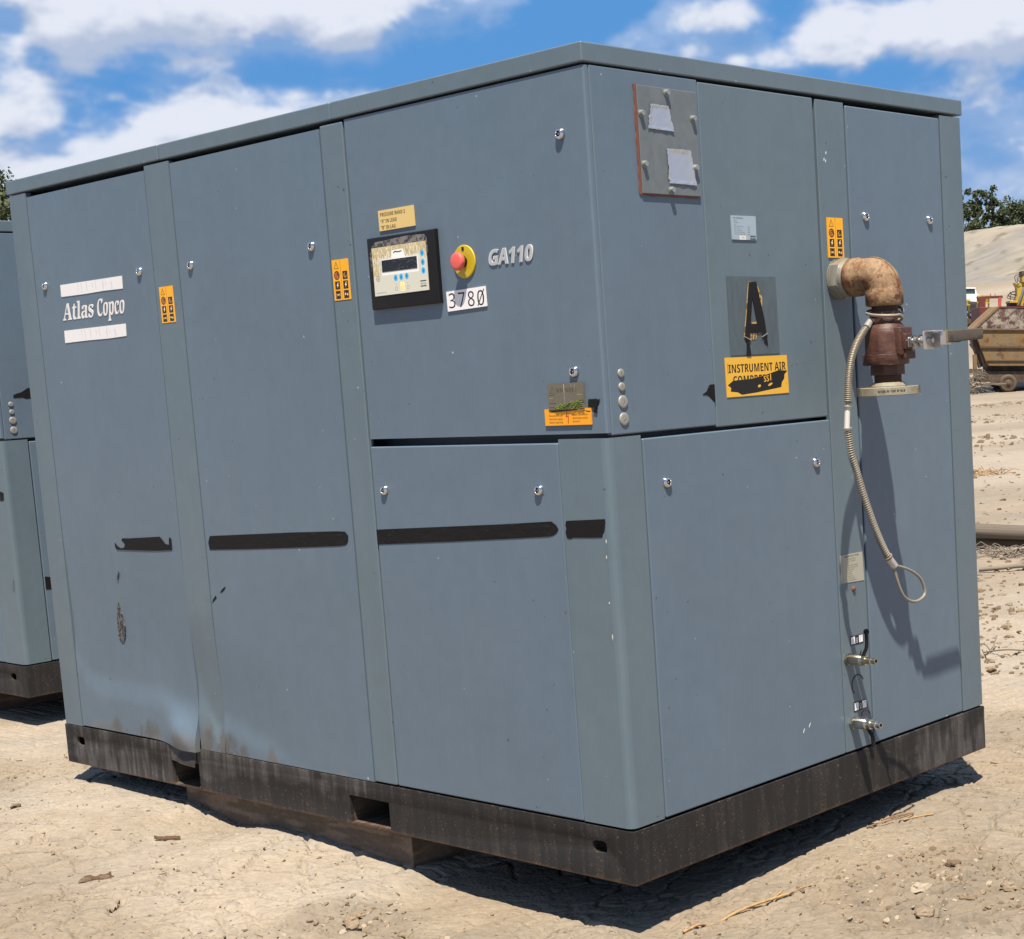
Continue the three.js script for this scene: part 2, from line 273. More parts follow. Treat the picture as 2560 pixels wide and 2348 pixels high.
{
  const axis = (a, b, step, grow, far) => { const l = []; for (let v = a; v <= b; v += step) l.push(v); let d = step, v = l[l.length - 1]; while (v < far) { d *= grow; v += d; l.push(v); } d = step; v = a; while (v > -far) { d *= grow; v -= d; l.unshift(v); } return l; };
  const xs = axis(-3.3, 1.05, 0.007, 1.075, 2600), zs = axis(-2.2, 1.05, 0.007, 1.075, 2600), nx = xs.length, nz = zs.length;
  const pos = new Float32Array(nx * nz * 3), uv = new Float32Array(nx * nz * 2), col = new Float32Array(nx * nz * 3), idx = new Uint32Array((nx - 1) * (nz - 1) * 6);
  for (let j = 0; j < nz; j++) for (let i = 0; i < nx; i++) {
    const k = j * nx + i, x = xs[i], z = zs[j], r = Math.hypot(x, z);
    pos[3 * k] = x; pos[3 * k + 1] = coarseHeight(x, z, false) + (r < 60 ? fineHeight(x, z) : 0); pos[3 * k + 2] = z;
    uv[2 * k] = x / 2.6; uv[2 * k + 1] = z / 2.6;
    const a = fbm2(x * 0.9, z * 0.9, 4, 0, 101), b = fbm2(x * 3.7, z * 3.7, 3, 0, 122), pale = sm(0.5, 0.62, fbm2(x * 0.55 + 3, z * 0.55, 4, 0, 141) + 0.1 * Math.exp(-(((x - 0.4) / 0.8) ** 2) - ((z + 2.3) / 0.9) ** 2) + 0.14 * Math.exp(-(((x + 3.6) / 0.6) ** 2) - ((z + 0.35) / 0.3) ** 2));
    const c = r < 12 ? crumble(x, z) : 0, m = 0.86 + 0.28 * a * 1 + 0.16 * (b - 0.5);
    let R = 0.226 * m, G = 0.192 * m, B = 0.148 * m;
    R = mix(R, 0.285, pale * 0.85); G = mix(G, 0.252, pale * 0.85); B = mix(B, 0.208, pale * 0.85);
    R = mix(R, 0.15, c * 0.6); G = mix(G, 0.123, c * 0.6); B = mix(B, 0.09, c * 0.6);
    col[3 * k] = R; col[3 * k + 1] = G; col[3 * k + 2] = B;
  }
  let q = 0;
  for (let j = 0; j < nz - 1; j++) for (let i = 0; i < nx - 1; i++) { const a = j * nx + i, b = a + 1, c = a + nx, d = c + 1; idx[q++] = a; idx[q++] = c; idx[q++] = b; idx[q++] = b; idx[q++] = c; idx[q++] = d; }
  const g = new THREE.BufferGeometry();
  g.setAttribute('position', new THREE.BufferAttribute(pos, 3)); g.setAttribute('uv', new THREE.BufferAttribute(uv, 2)); g.setAttribute('color', new THREE.BufferAttribute(col, 3)); g.setIndex(new THREE.BufferAttribute(idx, 1)); g.computeVertexNormals();
  const gmap = dataTex(2048, 2048, (u, v) => {
    const a = fbm2(u * 20, v * 20, 5, 20, 3), b = fbm2(u * 240, v * 240, 3, 240, 7), e = fbm2(u * 60, v * 90, 3, 30, 27);
    let m = 0.80 + 0.2 * a + 0.28 * (b - 0.5) + 0.16 * (e - 0.5);
    const t = (fbm2(u * 11, v * 11, 3, 11, 57) - 0.5) * 0.10;
    const bit = n2(u * 700, v * 700, 700, 9); if (bit > 0.985) m *= 0.55; else if (bit < 0.012) m *= 1.2;
    return [m * (1 + t), m, m * (1 - t)];
  }, true);
  const gb = dataTex(2048, 2048, (u, v) => {
    const a = fbm2(u * 70, v * 70, 4, 70, 11, 0.6), b = fbm2(u * 320, v * 320, 2, 320, 17);
    let h = 0.55 * a + 0.3 * b;
    return h;
  }, false);
  const gm = std({ map: gmap, vertexColors: true, roughness: 0.95, bumpMap: gb, bumpScale: 0.011 });
  const o = mesh('ground', g, gm, scene); structure(o);
}

{ // spoil heap behind the yard
  const nx = 150, nz = 130, pos = [], col = [], idx = [];
  for (let j = 0; j <= nz; j++) for (let i = 0; i <= nx; i++) {
    const u = -1.25 + 2.5 * i / nx, v = -1.25 + 2.5 * j / nz, x = -82.5 + u * 21, z = -143 + v * 19, r = Math.hypot(u, v);
    pos.push(x, coarseHeight(x, z) - 0.5 * sm(1.05, 1.25, r) + (fbm2(x * 1.3, z * 1.3, 3, 0, 5) - 0.5) * 0.16, z);
    const g = fbm2(x * 2.2 + z * 1.4, z * 0.25 - x * 0.2, 4, 0, 5), t = sm(0.36, 0.6, fbm2(x * 0.16, z * 0.16, 4, 0, 15) + 0.22 * sm(0.2, 0.45, r) - 0.1), m = 0.72 + 0.56 * g, d = sm(0.68, 0.74, fbm2(x * 0.9, z * 0.9, 3, 0, 61)) * 0.6;
    col.push(mix(mix(0.2, 0.155, t) * m, 0.06, d), mix(mix(0.184, 0.15, t) * m, 0.055, d), mix(mix(0.152, 0.141, t) * m, 0.03, d));
    if (i < nx && j < nz) { const a = j * (nx + 1) + i, c = a + nx + 1; idx.push(a, c, a + 1, a + 1, c, c + 1); }
  }
  const g = new THREE.BufferGeometry(); g.setAttribute('position', new THREE.Float32BufferAttribute(pos, 3)); g.setAttribute('color', new THREE.Float32BufferAttribute(col, 3)); g.setIndex(idx); g.computeVertexNormals();
  structure(mesh('hill', g, std({ vertexColors: true, roughness: 1 }), scene));
}

// ---------- compressors ----------
// plan outline (x, z) pulled up from y0 to y1
function upright(pts, y0, y1) { const q = []; pts.forEach((p, i) => { const n = pts[(i + 1) % pts.length], dx = n[0] - p[0], dz = n[1] - p[1], l = Math.hypot(dx, dz); q.push(p); if (l > 0.03) q.push([p[0] + dx / l * 0.004, p[1] + dz / l * 0.004], [n[0] - dx / l * 0.004, n[1] - dz / l * 0.004]); });
  const g = new THREE.ExtrudeGeometry(poly(q.map((p) => [p[0], -p[1]])), { depth: y1 - y0, bevelEnabled: false }); g.rotateX(-Math.PI / 2).translate(0, y0, 0); return boxUV(toCreasedNormals(g, 0.35)); }
function arcPts(cx, cz, r, a0, a1, n = 8) { const l = []; for (let i = 0; i <= n; i++) { const a = a0 + (a1 - a0) * i / n; l.push([cx + r * Math.cos(a), cz + r * Math.sin(a)]); } return l; }
const L = 2.7586, Wd = 1.606, TOP = 2.0, RAIL = 0.1355;
const plateA = (x0, x1, y0, y1, z = 0, t = 0.02) => boxUV(bx(x0, x1, y0, y1, z - t, z, 0.004));
const plateB = (z0, z1, y0, y1, x = 0, t = 0.02) => boxUV(bx(x - t, x, y0, y1, z1, z0, 0.004));
function dentedPlate(x0, x1, y0, y1, z, f, nx = 50, ny = 120) { // sheet with a pressed-in surface
  const w = x1 - x0, h = y1 - y0, g = new THREE.BoxGeometry(w, h, 0.018, nx, ny, 1).translate((x0 + x1) / 2, (y0 + y1) / 2, z - 0.009), p = g.attributes.position;
  for (let i = 0; i < p.count; i++) { const d = f(p.getX(i), p.getY(i)); p.setZ(i, p.getZ(i) + d[0]); p.setY(i, p.getY(i) + (d[1] ?? 0)); }
  g.computeVertexNormals(); return g;
}
function metreUV(g) { const p = g.attributes.position, uv = new Float32Array(p.count * 2); for (let i = 0; i < p.count; i++) { uv[2 * i] = (p.getX(i) + 2.8) / 2; uv[2 * i + 1] = p.getY(i) / 2; } g.setAttribute('uv', new THREE.BufferAttribute(uv, 2)); return g; }
function rr(x0, x1, y0, y1, r) { const s = new THREE.Path(); s.moveTo(x0 + r, y0); s.lineTo(x1 - r, y0); s.absarc(x1 - r, y0 + r, r, -Math.PI / 2, 0); s.lineTo(x1, y1 - r); s.absarc(x1 - r, y1 - r, r, 0, Math.PI / 2); s.lineTo(x0 + r, y1); s.absarc(x0 + r, y1 - r, r, Math.PI / 2, Math.PI); s.lineTo(x0, y0 + r); s.absarc(x0 + r, y0 + r, r, Math.PI, Math.PI * 1.5); return s; }
const pockets = [[-2.075, -1.916], [-1.132, -0.951]];

function body(t, worn) {
  // base frame: four rails, the long one with fork pockets and lifting holes
  const s = poly([[-L, 0], [0, 0], [0, RAIL], [-L, RAIL]]);
  for (const p of pockets) s.holes.push(rr(p[0], p[1], 0.005, 0.086, 0.002));
  s.holes.push(rr(-2.682, -2.632, 0.068, 0.098, 0.012)); s.holes.push(rr(-0.143, -0.092, 0.068, 0.098, 0.013));
  const railUV = (g, k) => { const p = g.attributes.position, uv = new Float32Array(p.count * 2); for (let i = 0; i < p.count; i++) { uv[2 * i] = (k === 'z' ? 2.0 - p.getZ(i) * 0.9 : p.getX(i) + 2.8) / 3; uv[2 * i + 1] = p.getY(i) / RAIL * 0.998; } g.setAttribute('uv', new THREE.BufferAttribute(uv, 2)); return g; };
  const front = new THREE.ExtrudeGeometry(s, { depth: 0.008, bevelEnabled: true, bevelSize: 0.0015, bevelThickness: 0.0015, bevelOffset: -0.0015, bevelSegments: 2 }).translate(0, 0, -0.0085);
  mesh('base_rail', railUV(toCreasedNormals(front, 0.5)), railMat, t, 'black base rail with fork pockets');
  mesh('base_rail', railUV(bx(-0.009, 0.001, 0, RAIL, -Wd, -0.0015, 0.002), 'z'), railMat, t);
  mesh('base_rail', railUV(bx(-L, -0.009, 0, RAIL, -Wd, -Wd + 0.01, 0.002)), railMat, t);
  mesh('base_rail', railUV(bx(-L - 0.001, -L + 0.009, 0.001, RAIL - 0.001, -Wd + 0.011, -0.011, 0.002), 'z'), railMat, t);
  for (const p of pockets) {
    const a = p[0] - 0.004, b = p[1] + 0.004;
    mesh('fork_pocket', merge([bx(a, b, 0.0, 0.005, -Wd + 0.02, -0.0095), bx(a, b, 0.087, 0.092, -Wd + 0.02, -0.0095), bx(a - 0.005, a, 0, 0.092, -Wd + 0.02, -0.0095), bx(b, b + 0.005, 0, 0.092, -Wd + 0.02, -0.0095), bx(a, b, 0.005, 0.087, -Wd + 0.02, -Wd + 0.025)]), galvRust, t);
  }
  mesh('floor_plate', bx(-L + 0.012, -0.012, 0.11, 0.13, -Wd + 0.012, -0.012), railMat, t);
  mesh('inner_frame', boxUV(bx(-L + 0.09, -0.09, RAIL - 0.004, 1.952, -Wd + 0.09, -0.09)), paint, t);
  // roof in three sections
  const R3 = [[-L - 0.003, -1.8065], [-1.803, -0.9515], [-0.948, 0.003]];
  R3.forEach((r, i) => mesh('roof_cap', boxUV(bx(r[0], r[1], 1.9545, TOP, -Wd - 0.003, 0.003 - (i === 1 ? 0.0012 : 0), 0.004)), postPaint, t));
  // long side
  const lp = upright([[-2.637, 0], [-2.637, -0.02], [-L + 0.02, -0.02], [-L + 0.02, -0.2], [-L, -0.2], ...arcPts(-L + 0.012, -0.012, 0.012, Math.PI, Math.PI / 2)].map((p) => p), 0.138, 1.951);
  mesh('corner_post', lp, postPaint, t);
  const crease = (x) => 0.31 + 0.16 * Math.exp(-(x + 2.64) / 0.045) - 0.09 * sm(-2.1, -1.9, x);
  const dA = worn ? (x, y) => { const c = crease(x), k = sm(0.85, c + 0.03, y) * (1 - 0.9 * sm(c + 0.02, c - 0.07, y)), e = Math.exp(-(((x + 1.98) / 0.07) ** 2) - (((y - 0.19) / 0.06) ** 2)); const low = sm(0.3, 0.14, y) * sm(-2.15, -1.95, x); return [-0.009 * k * (1 - 0.5 * sm(-2.5, -2.62, x)) + 0.02 * e + 0.017 * low, -0.013 * sm(-2.2, -1.9, x) * sm(0.4, 0.14, y)]; } : () => [0];
  mesh('door', metreUV(dentedPlate(-2.632, -1.8975, 0.142, 1.9345, -0.0005, dA)), worn ? dirtPaint : paint, t, worn ? 'door with a dented, dirty lower edge' : undefined);
  const dP = worn ? (x, y) => [-0.012 * sm(0.6, 0.34 - 0.12 * sm(-1.89, -1.77, x), y) * (1 - 0.9 * sm(0.34 - 0.12 * sm(-1.89, -1.77, x), 0.2 - 0.05 * sm(-1.89, -1.77, x), y))] : () => [0];
  mesh('door_post', metreUV(dentedPlate(-1.8925, -1.757, 0.1375, 1.947, 0.0005, dP, 14, 120)), worn ? dirtPost : postPaint, t);
  const dM = worn ? (x, y) => [-0.007 * sm(0.55, 0.27, y + 0.25 * (x + 1.75)) * (1 - 0.9 * sm(0.27, 0.2, y + 0.25 * (x + 1.75))) * sm(-1.3, -1.6, x)] : () => [0];
  mesh('door', metreUV(dentedPlate(-1.752, -1.010, 0.1385, 1.9385, -0.0005, dM)), worn ? dirtPaint : paint, t);
  mesh('door_post', plateA(-1.0055, -0.907, 0.1405, 1.945, 0), postPaint, t);
  mesh('door', upright([[-0.8985, -0.002], [-0.8985, -0.022], [-0.02, -0.022], [-0.02, -0.0165], [0, -0.0165], ...arcPts(-0.006, -0.008, 0.006, 0, Math.PI / 2, 6)], 1.1035, 1.948), paint, t);
  mesh('door', plateA(-0.9025, -0.1705, 0.1405, 1.0825, -0.001), paint, t);
  // folded post at the front corner
  mesh('corner_post', upright([[-0.1655, 0], [-0.1655, -0.02], [-0.02, -0.02], [-0.02, -0.1155], [0, -0.1155], ...arcPts(-0.022, -0.022, 0.022, 0, Math.PI / 2, 10)], 0.142, 1.0915), postPaint, t);
  // short side
  mesh('side_panel', plateB(-0.0195, -0.397, 1.0965, 1.9505, 0.0005), paint, t);
  mesh('side_panel', plateB(-0.3985, -0.8665, 1.0915, 1.946, 0), postPaint, t);
  mesh('door', plateB(-0.1215, -0.8725, 0.142, 1.0825, 0.0005), paint, t);
  mesh('door_post', boxUV(merge([bx(-0.02, -0.001, 0.1415, 1.945, -1.0075, -0.878, 0.003)])), postPaint, t);
  mesh('door', plateB(-1.0145, -1.482, 0.142, 1.938, 0), paint, t);
  mesh('corner_post', upright([[0, -1.4865], [-0.02, -1.4865], [-0.02, -Wd + 0.02], [-0.2, -Wd + 0.02], [-0.2, -Wd], ...arcPts(-0.012, -Wd + 0.012, 0.012, -Math.PI / 2, 0)], 0.142, 1.947), postPaint, t);
  mesh('rear_panel', boxUV(bx(-L + 0.2, -0.2, 0.138, 1.945, -Wd, -Wd + 0.02, 0.004)), paint, t);
  mesh('end_panel', boxUV(bx(-L, -L + 0.02, 0.138, 1.945, -Wd + 0.01, -0.202, 0.004)), paint, t);
}
const galvRust = phys({ specularIntensity: 0.4, map: dataTex(256, 256, rustFn([0.07, 0.055, 0.042], [0.1, 0.085, 0.07], [0.07, 0.033, 0.017], 2), true), roughness: 0.8 });

// a key lock: domed chrome bezel round a dark square key pin
const bezelG = lathe([[0.0062, 0.0025], [0.0066, 0.0078], [0.0085, 0.0086], [0.0112, 0.0072], [0.0132, 0.0042], [0.0142, 0.0008], [0.0142, -0.001]], 36).rotateX(Math.PI / 2);
const holeG = lathe([[0, 0.0022], [0.0068, 0.0022]], 24).rotateX(Math.PI / 2);
const pinG = cyl(0.0026, 0.0024, 0.006, 8).rotateX(Math.PI / 2).translate(0, 0, 0.003);
function lock(t, face, u, v) {
  const q = new THREE.Group(); q.name = 'lock'; t.add(q);
  if (face === 'A') q.position.set(u, v, 0); else { q.position.set(0.0005, v, u); q.rotation.y = Math.PI / 2; }
  mesh('bezel', bezelG, chrome, q); mesh('keyhole', holeG, blackPlastic, q); mesh('key_pin', pinG, steel, q);
}
const locksA = [[-2.5676, 1.639], [-1.9754, 1.639], [-1.6878, 1.634], [-1.0844, 1.635], [-0.0869, 1.8037], [-0.0938, 1.2521], [-0.2449, 0.968], [-0.8532, 0.9655]];
const locksB = [[-0.1972, 0.9702], [-0.8, 0.9705], [-1.0846, 1.639], [-1.4082, 1.639]];
const plugsB = [[-0.0602, 1.2416, 0.0105], [-0.0603, 1.2093, 0.0105], [-0.0613, 1.174, 0.0155], [-0.0613, 1.1331, 0.0155]];
const plugMat = std({ color: lin(0.27, 0.27, 0.25), roughness: 0.5, metalness: 0.3 });
function plugs(t) { for (const p of plugsB) { const q = mesh('hole_plug', lathe([[0, 0.0035], [p[2] * 0.5, 0.0042], [p[2] * 0.9, 0.0036], [p[2], 0.0018], [p[2], -0.001]], 28).rotateX(Math.PI / 2), plugMat, t); q.rotation.y = Math.PI / 2; q.position.set(0.0005, p[1], p[0]); const sl = mesh('slot', bx(-p[2] * 0.35, p[2] * 0.35, -0.0012, 0.0012, 0.003, 0.0047), std({ color: lin(0.16, 0.16, 0.15), roughness: 0.6 }), q); sl.rotation.z = p[1] * 9; } }

const unit = thing('air_compressor', 'large grey-blue cabinet air compressor with yellow stickers and a rusty outlet valve', 'air compressor');
body(unit, true);
for (const l of locksA) lock(unit, 'A', ...l);
for (const l of locksB) lock(unit, 'B', ...l);
plugs(unit);

// ---------- things fixed to the front unit ----------
const fontBold = await new FontLoader().loadAsync('fonts/droid/droid_sans_bold.typeface.json');
const fontSerif = await new FontLoader().loadAsync('fonts/droid/droid_serif_bold.typeface.json');
function letters(str, font, x0, x1, y0, capH, shear, depth, grow = 0) {
  const g = new TextGeometry(str, { font, size: 1, depth: 0.01, curveSegments: 6, bevelEnabled: grow > 0, bevelSize: grow, bevelThickness: 0.001, bevelSegments: 1 });
  g.computeBoundingBox(); const b = g.boundingBox, w = b.max.x - b.min.x, hb = new TextGeometry('H', { font, size: 1, depth: 0.01 }); hb.computeBoundingBox(); const sy = capH / hb.boundingBox.max.y;
  g.translate(-b.min.x, 0, 0); const p = g.attributes.position;
  for (let i = 0; i < p.count; i++) { const y = p.getY(i) * sy; p.setXYZ(i, x0 + p.getX(i) / w * (x1 - x0 - shear * capH) + y * shear, y0 + y, p.getZ(i) > 0.005 ? depth : -0.001); }
  g.computeVertexNormals(); return g;
}
const onA = (name, pts, m, top, label) => mesh(name, sheet(pts, top), m, unit, label);
const onB = (name, pts, m, top, label, x = 0.0005) => mesh(name, toB(sheet(pts.map((p) => [-p[0], p[1]]), top + x)), m, unit, label);
const vinyl = (t, rough = 0.5) => std({ map: t, roughness: rough });

// maker's name between two white bars
const barMat = vinyl(canvasTex(512, 64, (c, w, h) => { c.fillStyle = '#d3d3d7'; c.fillRect(0, 0, w, h); c.strokeStyle = '#85858c'; c.lineWidth = 2; const r = rng(3); for (let i = 0; i < 11; i++) { const x = 30 + r() * (w - 60); c.globalAlpha = 0.4 + 0.5 * r(); c.beginPath(); c.moveTo(x, h * r() * 0.4); c.lineTo(x + 4, h * (0.6 + 0.4 * r())); c.stroke(); } c.globalAlpha = 0.35; for (let i = 0; i < 160; i++) { c.fillStyle = r() < 0.5 ? '#c2c0bd' : '#e2e2e2'; c.fillRect(r() * w, r() * h, 3 + 9 * r(), 2); } c.globalAlpha = 1; }));
onA('white_bar', [[-2.469, 1.5955], [-2.32, 1.5945], [-2.2, 1.596], [-2.0835, 1.5945], [-2.081, 1.634], [-2.468, 1.634]], barMat, 0.001);
onA('white_bar', [[-2.475, 1.4455], [-2.33, 1.4465], [-2.2, 1.4455], [-2.09, 1.4475], [-2.087, 1.486], [-2.4735, 1.4855]], barMat, 0.001);
mesh('maker_lettering', letters('Atlas', fontSerif, -2.474, -2.268, 1.5185, 0.054, 0.2, 0.0008), whiteVinyl, unit);
mesh('maker_lettering', letters('Copco', fontSerif, -2.255, -2.078, 1.5185, 0.054, 0.2, 0.0008), whiteVinyl, unit);

// yellow pictogram stickers
const warnTex = canvasTex(256, 384, (c, w, h) => {
  c.fillStyle = '#dd9f08'; c.fillRect(0, 0, w, h); c.strokeStyle = '#5a3a06'; c.lineWidth = 4; c.beginPath(); c.moveTo(w / 2, 0); c.lineTo(w / 2, h); c.stroke();
  c.lineWidth = 6; c.beginPath(); c.moveTo(64, 22); c.lineTo(98, 84); c.lineTo(30, 84); c.closePath(); c.stroke(); c.fillStyle = '#5a3a06'; c.fillRect(62, 44, 4, 22); c.fillRect(62, 72, 4, 5);
  c.fillStyle = '#6b2b10'; c.beginPath(); c.arc(64, 148, 44, 0, 7); c.fill(); c.strokeStyle = '#d79a10'; c.lineWidth = 5; c.beginPath(); c.arc(64, 148, 24, 0.5, 5); c.stroke(); c.beginPath(); c.moveTo(52, 138); c.lineTo(78, 162); c.stroke();
  const sq = (x, y) => { c.fillStyle = '#2e1408'; c.fillRect(x, y, 76, 78); };
  sq(26, 204); sq(26, 294); sq(154, 114); sq(154, 204); sq(154, 294);
  c.fillStyle = '#f6e4bd'; const z = (x, y, s) => { c.beginPath(); c.moveTo(x + 44, y + 12); c.lineTo(x + 24, y + 42); c.lineTo(x + 40, y + 42); c.lineTo(x + 28, y + 68); c.lineTo(x + 56, y + 34); c.lineTo(x + 40, y + 34); c.lineTo(x + 54, y + 12); c.fill(); }; z(26, 204); z(154, 204);
  c.strokeStyle = '#c9a63a'; c.lineWidth = 5; c.beginPath(); c.arc(192, 153, 20, 0, 5); c.moveTo(178, 140); c.lineTo(206, 172); c.stroke();
  c.fillStyle = '#d9c27c'; c.fillRect(52, 326, 26, 12); c.fillRect(38, 318, 6, 28); c.fillRect(84, 318, 6, 28); c.beginPath(); c.arc(176, 330, 11, 0, 7); c.arc(208, 336, 11, 0, 7); c.fill();
});
const warnMat = vinyl(warnTex, 0.42);
const rect = (x0, x1, y0, y1) => [[x0, y0], [x1, y0], [x1, y1], [x0, y1]];
onA('hazard_sticker', rect(-1.873, -1.7965, 1.4735, 1.5825), warnMat, 0.0016);
onA('hazard_sticker', rect(-0.9995, -0.9275, 1.4812, 1.5894), warnMat, 0.0012);
onB('hazard_sticker', rect(-0.975, -0.9035, 1.5228, 1.6307).map((p) => [p[0], p[1]]).reverse(), warnMat, 0.0012);

// cream label over the control panel
onA('pressure_label', [[-0.7825, 1.646], [-0.6365, 1.647], [-0.637, 1.6992], [-0.783, 1.6985]], vinyl(canvasTex(512, 184, (c, w, h) => { c.fillStyle = '#c9b072'; c.fillRect(0, 0, w, h); c.fillStyle = '#2b2212'; c.font = 'bold 47px sans-serif'; c.save(); c.scale(0.9, 1); c.fillText('PRESSURE BAND 2', 26, 58); c.fillText('“A” IN LEAD', 26, 116); c.fillText('“B” IN LAG', 26, 172); c.restore(); })), 0.0012);
// control panel
const cp = new THREE.Group(); cp.name = 'control_panel'; unit.add(cp); cp.userData.label = 'black framed control panel with worn silver keypad and small display';
{
  const x0 = -0.829, x1 = -0.552, y0 = 1.445, y1 = 1.631, s = poly(rect(x0, x1, y0, y1));
  mesh('bezel', toCreasedNormals(new THREE.ExtrudeGeometry(s, { depth: 0.006, bevelEnabled: true, bevelThickness: 0.006, bevelSize: 0.006, bevelOffset: -0.006, bevelSegments: 3 }).translate(0, 0, 0), 0.5), blackPlastic, cp);
  // scuffed film that the keypad sheet left on the bezel
  const film = std({ map: dataTex(256, 128, (u, v) => { const a = fbm2(u * 30, v * 12, 4, 0, 3), q = 0.02 + 0.13 * sm(0.45, 0.75, a + 0.2 * v); return [q, q * 0.97, q]; }, true), roughness: 0.6 });
  mesh('film_residue', sheet([[-0.817, 1.545], [-0.806, 1.545], [-0.805, 1.6], [-0.6, 1.6], [-0.588, 1.57], [-0.581, 1.574], [-0.582, 1.612], [-0.592, 1.621], [-0.65, 1.624], [-0.79, 1.618], [-0.81, 1.606], [-0.818, 1.58]], 0.0128, 0.0115), film, cp);
  const face = canvasTex(1024, 576, (c, w, h) => {
    c.fillStyle = '#c3c4b8'; c.fillRect(0, 0, w, h); const r = rng(8);
    c.fillStyle = '#b7aa83'; c.fillRect(0, 0, w, 130); c.fillRect(0, 100, 110, 240);
    for (let i = 0; i < 900; i++) { const x = r() * w, y = r() * 300; if (x > 190 && y > 150) continue; c.globalAlpha = 0.35 + 0.5 * r(); c.fillStyle = ['#d8d6c8', '#9b8a5c', '#cfc9ae', '#877b57', '#e6e6e0'][Math.floor(r() * 5)]; c.fillRect(x, y, 4 + 7 * r(), 10 + 45 * r()); }
    c.globalAlpha = 1; c.fillStyle = '#dfe2e4'; c.beginPath(); c.moveTo(360, 165); c.lineTo(380, 60); c.lineTo(590, 50); c.lineTo(640, 165); c.fill();
    c.strokeStyle = '#16181a'; c.lineWidth = 14; c.beginPath(); c.moveTo(410, 90); c.bezierCurveTo(450, 60, 480, 90, 520, 82); c.lineTo(570, 76); c.stroke();
    c.fillStyle = '#dcdedb'; c.fillRect(165, 150, 700, 190);
    const key = (x, y) => { c.fillStyle = '#2f9fdc'; c.beginPath(); c.ellipse(x, y, 34, 38, 0, 0, 7); c.fill(); c.fillStyle = '#0f4f7c'; c.fillRect(x - 9, y - 13, 16, 26); };
    key(420, 385); key(524, 382); key(630, 378); key(945, 135); key(945, 240); key(945, 340);
    c.fillStyle = '#f2e59a'; c.fillRect(500, 440, 76, 105);
    c.strokeStyle = '#3c3c3a'; c.lineWidth = 6; c.beginPath(); c.arc(85, 370, 32, 0, 7); c.stroke(); c.beginPath(); c.arc(85, 370, 12, 0, 7); c.stroke();
    for (const x of [420, 535, 640]) { c.lineWidth = 4; c.strokeStyle = '#55554f'; c.beginPath(); c.arc(x, 510, 22, 0, 7); c.stroke(); c.fillStyle = '#55554f'; c.fillRect(x - 4, 452, 8, 10); }
    c.fillStyle = '#3a3a3c'; c.fillRect(872, 450, 112, 14); c.fillRect(872, 510, 112, 14); c.font = 'italic bold 30px serif'; c.fillText('Atlas Copco', 874, 498, 108); c.font = '22px sans-serif'; c.fillText('www.atlascopco.com', 36, 548, 190);
  });
  mesh('keypad', sheet([[-0.807, 1.479], [-0.5865, 1.4805], [-0.5855, 1.604], [-0.8065, 1.6035]], 0.0136, 0.0115), vinyl(face, 0.4), cp);
  mesh('display', sheet([[-0.769, 1.539], [-0.6255, 1.5385], [-0.625, 1.5692], [-0.7685, 1.569]], 0.0143, 0.012), std({ map: dataTex(256, 64, (u, v) => { const q = 0.006 + 0.035 * sm(0.55, 0.72, fbm2(u * 26, v * 9, 4, 0, 5)) * sm(0.2, 0.5, u); return [q, q * 1.1, q * 1.1]; }, true), roughness: 0.25 }), cp);
}
// emergency stop
const es = new THREE.Group(); es.name = 'emergency_stop'; es.position.set(-0.4572, 1.5405, 0); unit.add(es);
mesh('yellow_plate', lathe([[0, 0.003], [0.039, 0.003], [0.0412, 0.0015], [0.0412, -0.001]], 48).rotateX(Math.PI / 2), std({ color: lin(0.45, 0.34, 0.012), roughness: 0.45 }), es);
mesh('mark', sheet([[-0.004, 0.027], [0.004, 0.027], [0.004, 0.036], [-0.004, 0.036]], 0.0038, 0.002), blackPlastic, es);
mesh('collar', lathe([[0.0135, 0.002], [0.0135, 0.008], [0.0105, 0.010], [0.0105, 0.02]], 28).rotateX(Math.PI / 2), blackPlastic, es);
mesh('push_button', lathe([[0.011, 0.0155], [0.0205, 0.0165], [0.0225, 0.0195], [0.0225, 0.026], [0.0205, 0.0292], [0.014, 0.0305], [0, 0.031]], 40).rotateX(Math.PI / 2), std({ color: lin(0.62, 0.10, 0.085), roughness: 0.45 }), es);
// type lettering: white outline, grey faces
mesh('type_lettering', letters('GA110', fontBold, -0.3695, -0.2035, 1.5232, 0.0365, 0.2, 0.0007, 0.03), whiteVinyl, unit);
mesh('type_lettering', letters('GA110', fontBold, -0.367, -0.206, 1.5232, 0.0365, 0.2, 0.0011), std({ color: lin(0.33, 0.37, 0.41), roughness: 0.5 }), unit);
// stock number
onA('number_label', [[-0.534, 1.4215], [-0.3848, 1.4257], [-0.386, 1.4752], [-0.5353, 1.4713]], vinyl(canvasTex(512, 176, (c, w, h) => { c.fillStyle = '#dadade'; c.fillRect(0, 0, w, h); c.fillStyle = '#131316'; c.font = '168px sans-serif'; c.save(); c.scale(1.12, 1); c.textBaseline = 'alphabetic'; ['3', '7', '8', '0'].forEach((d, i) => c.fillText(d, 18 + i * 110, 150)); c.restore(); c.strokeStyle = '#131316'; c.lineWidth = 11; c.beginPath(); c.moveTo(400, 152); c.lineTo(488, 22); c.stroke(); })), 0.0014);
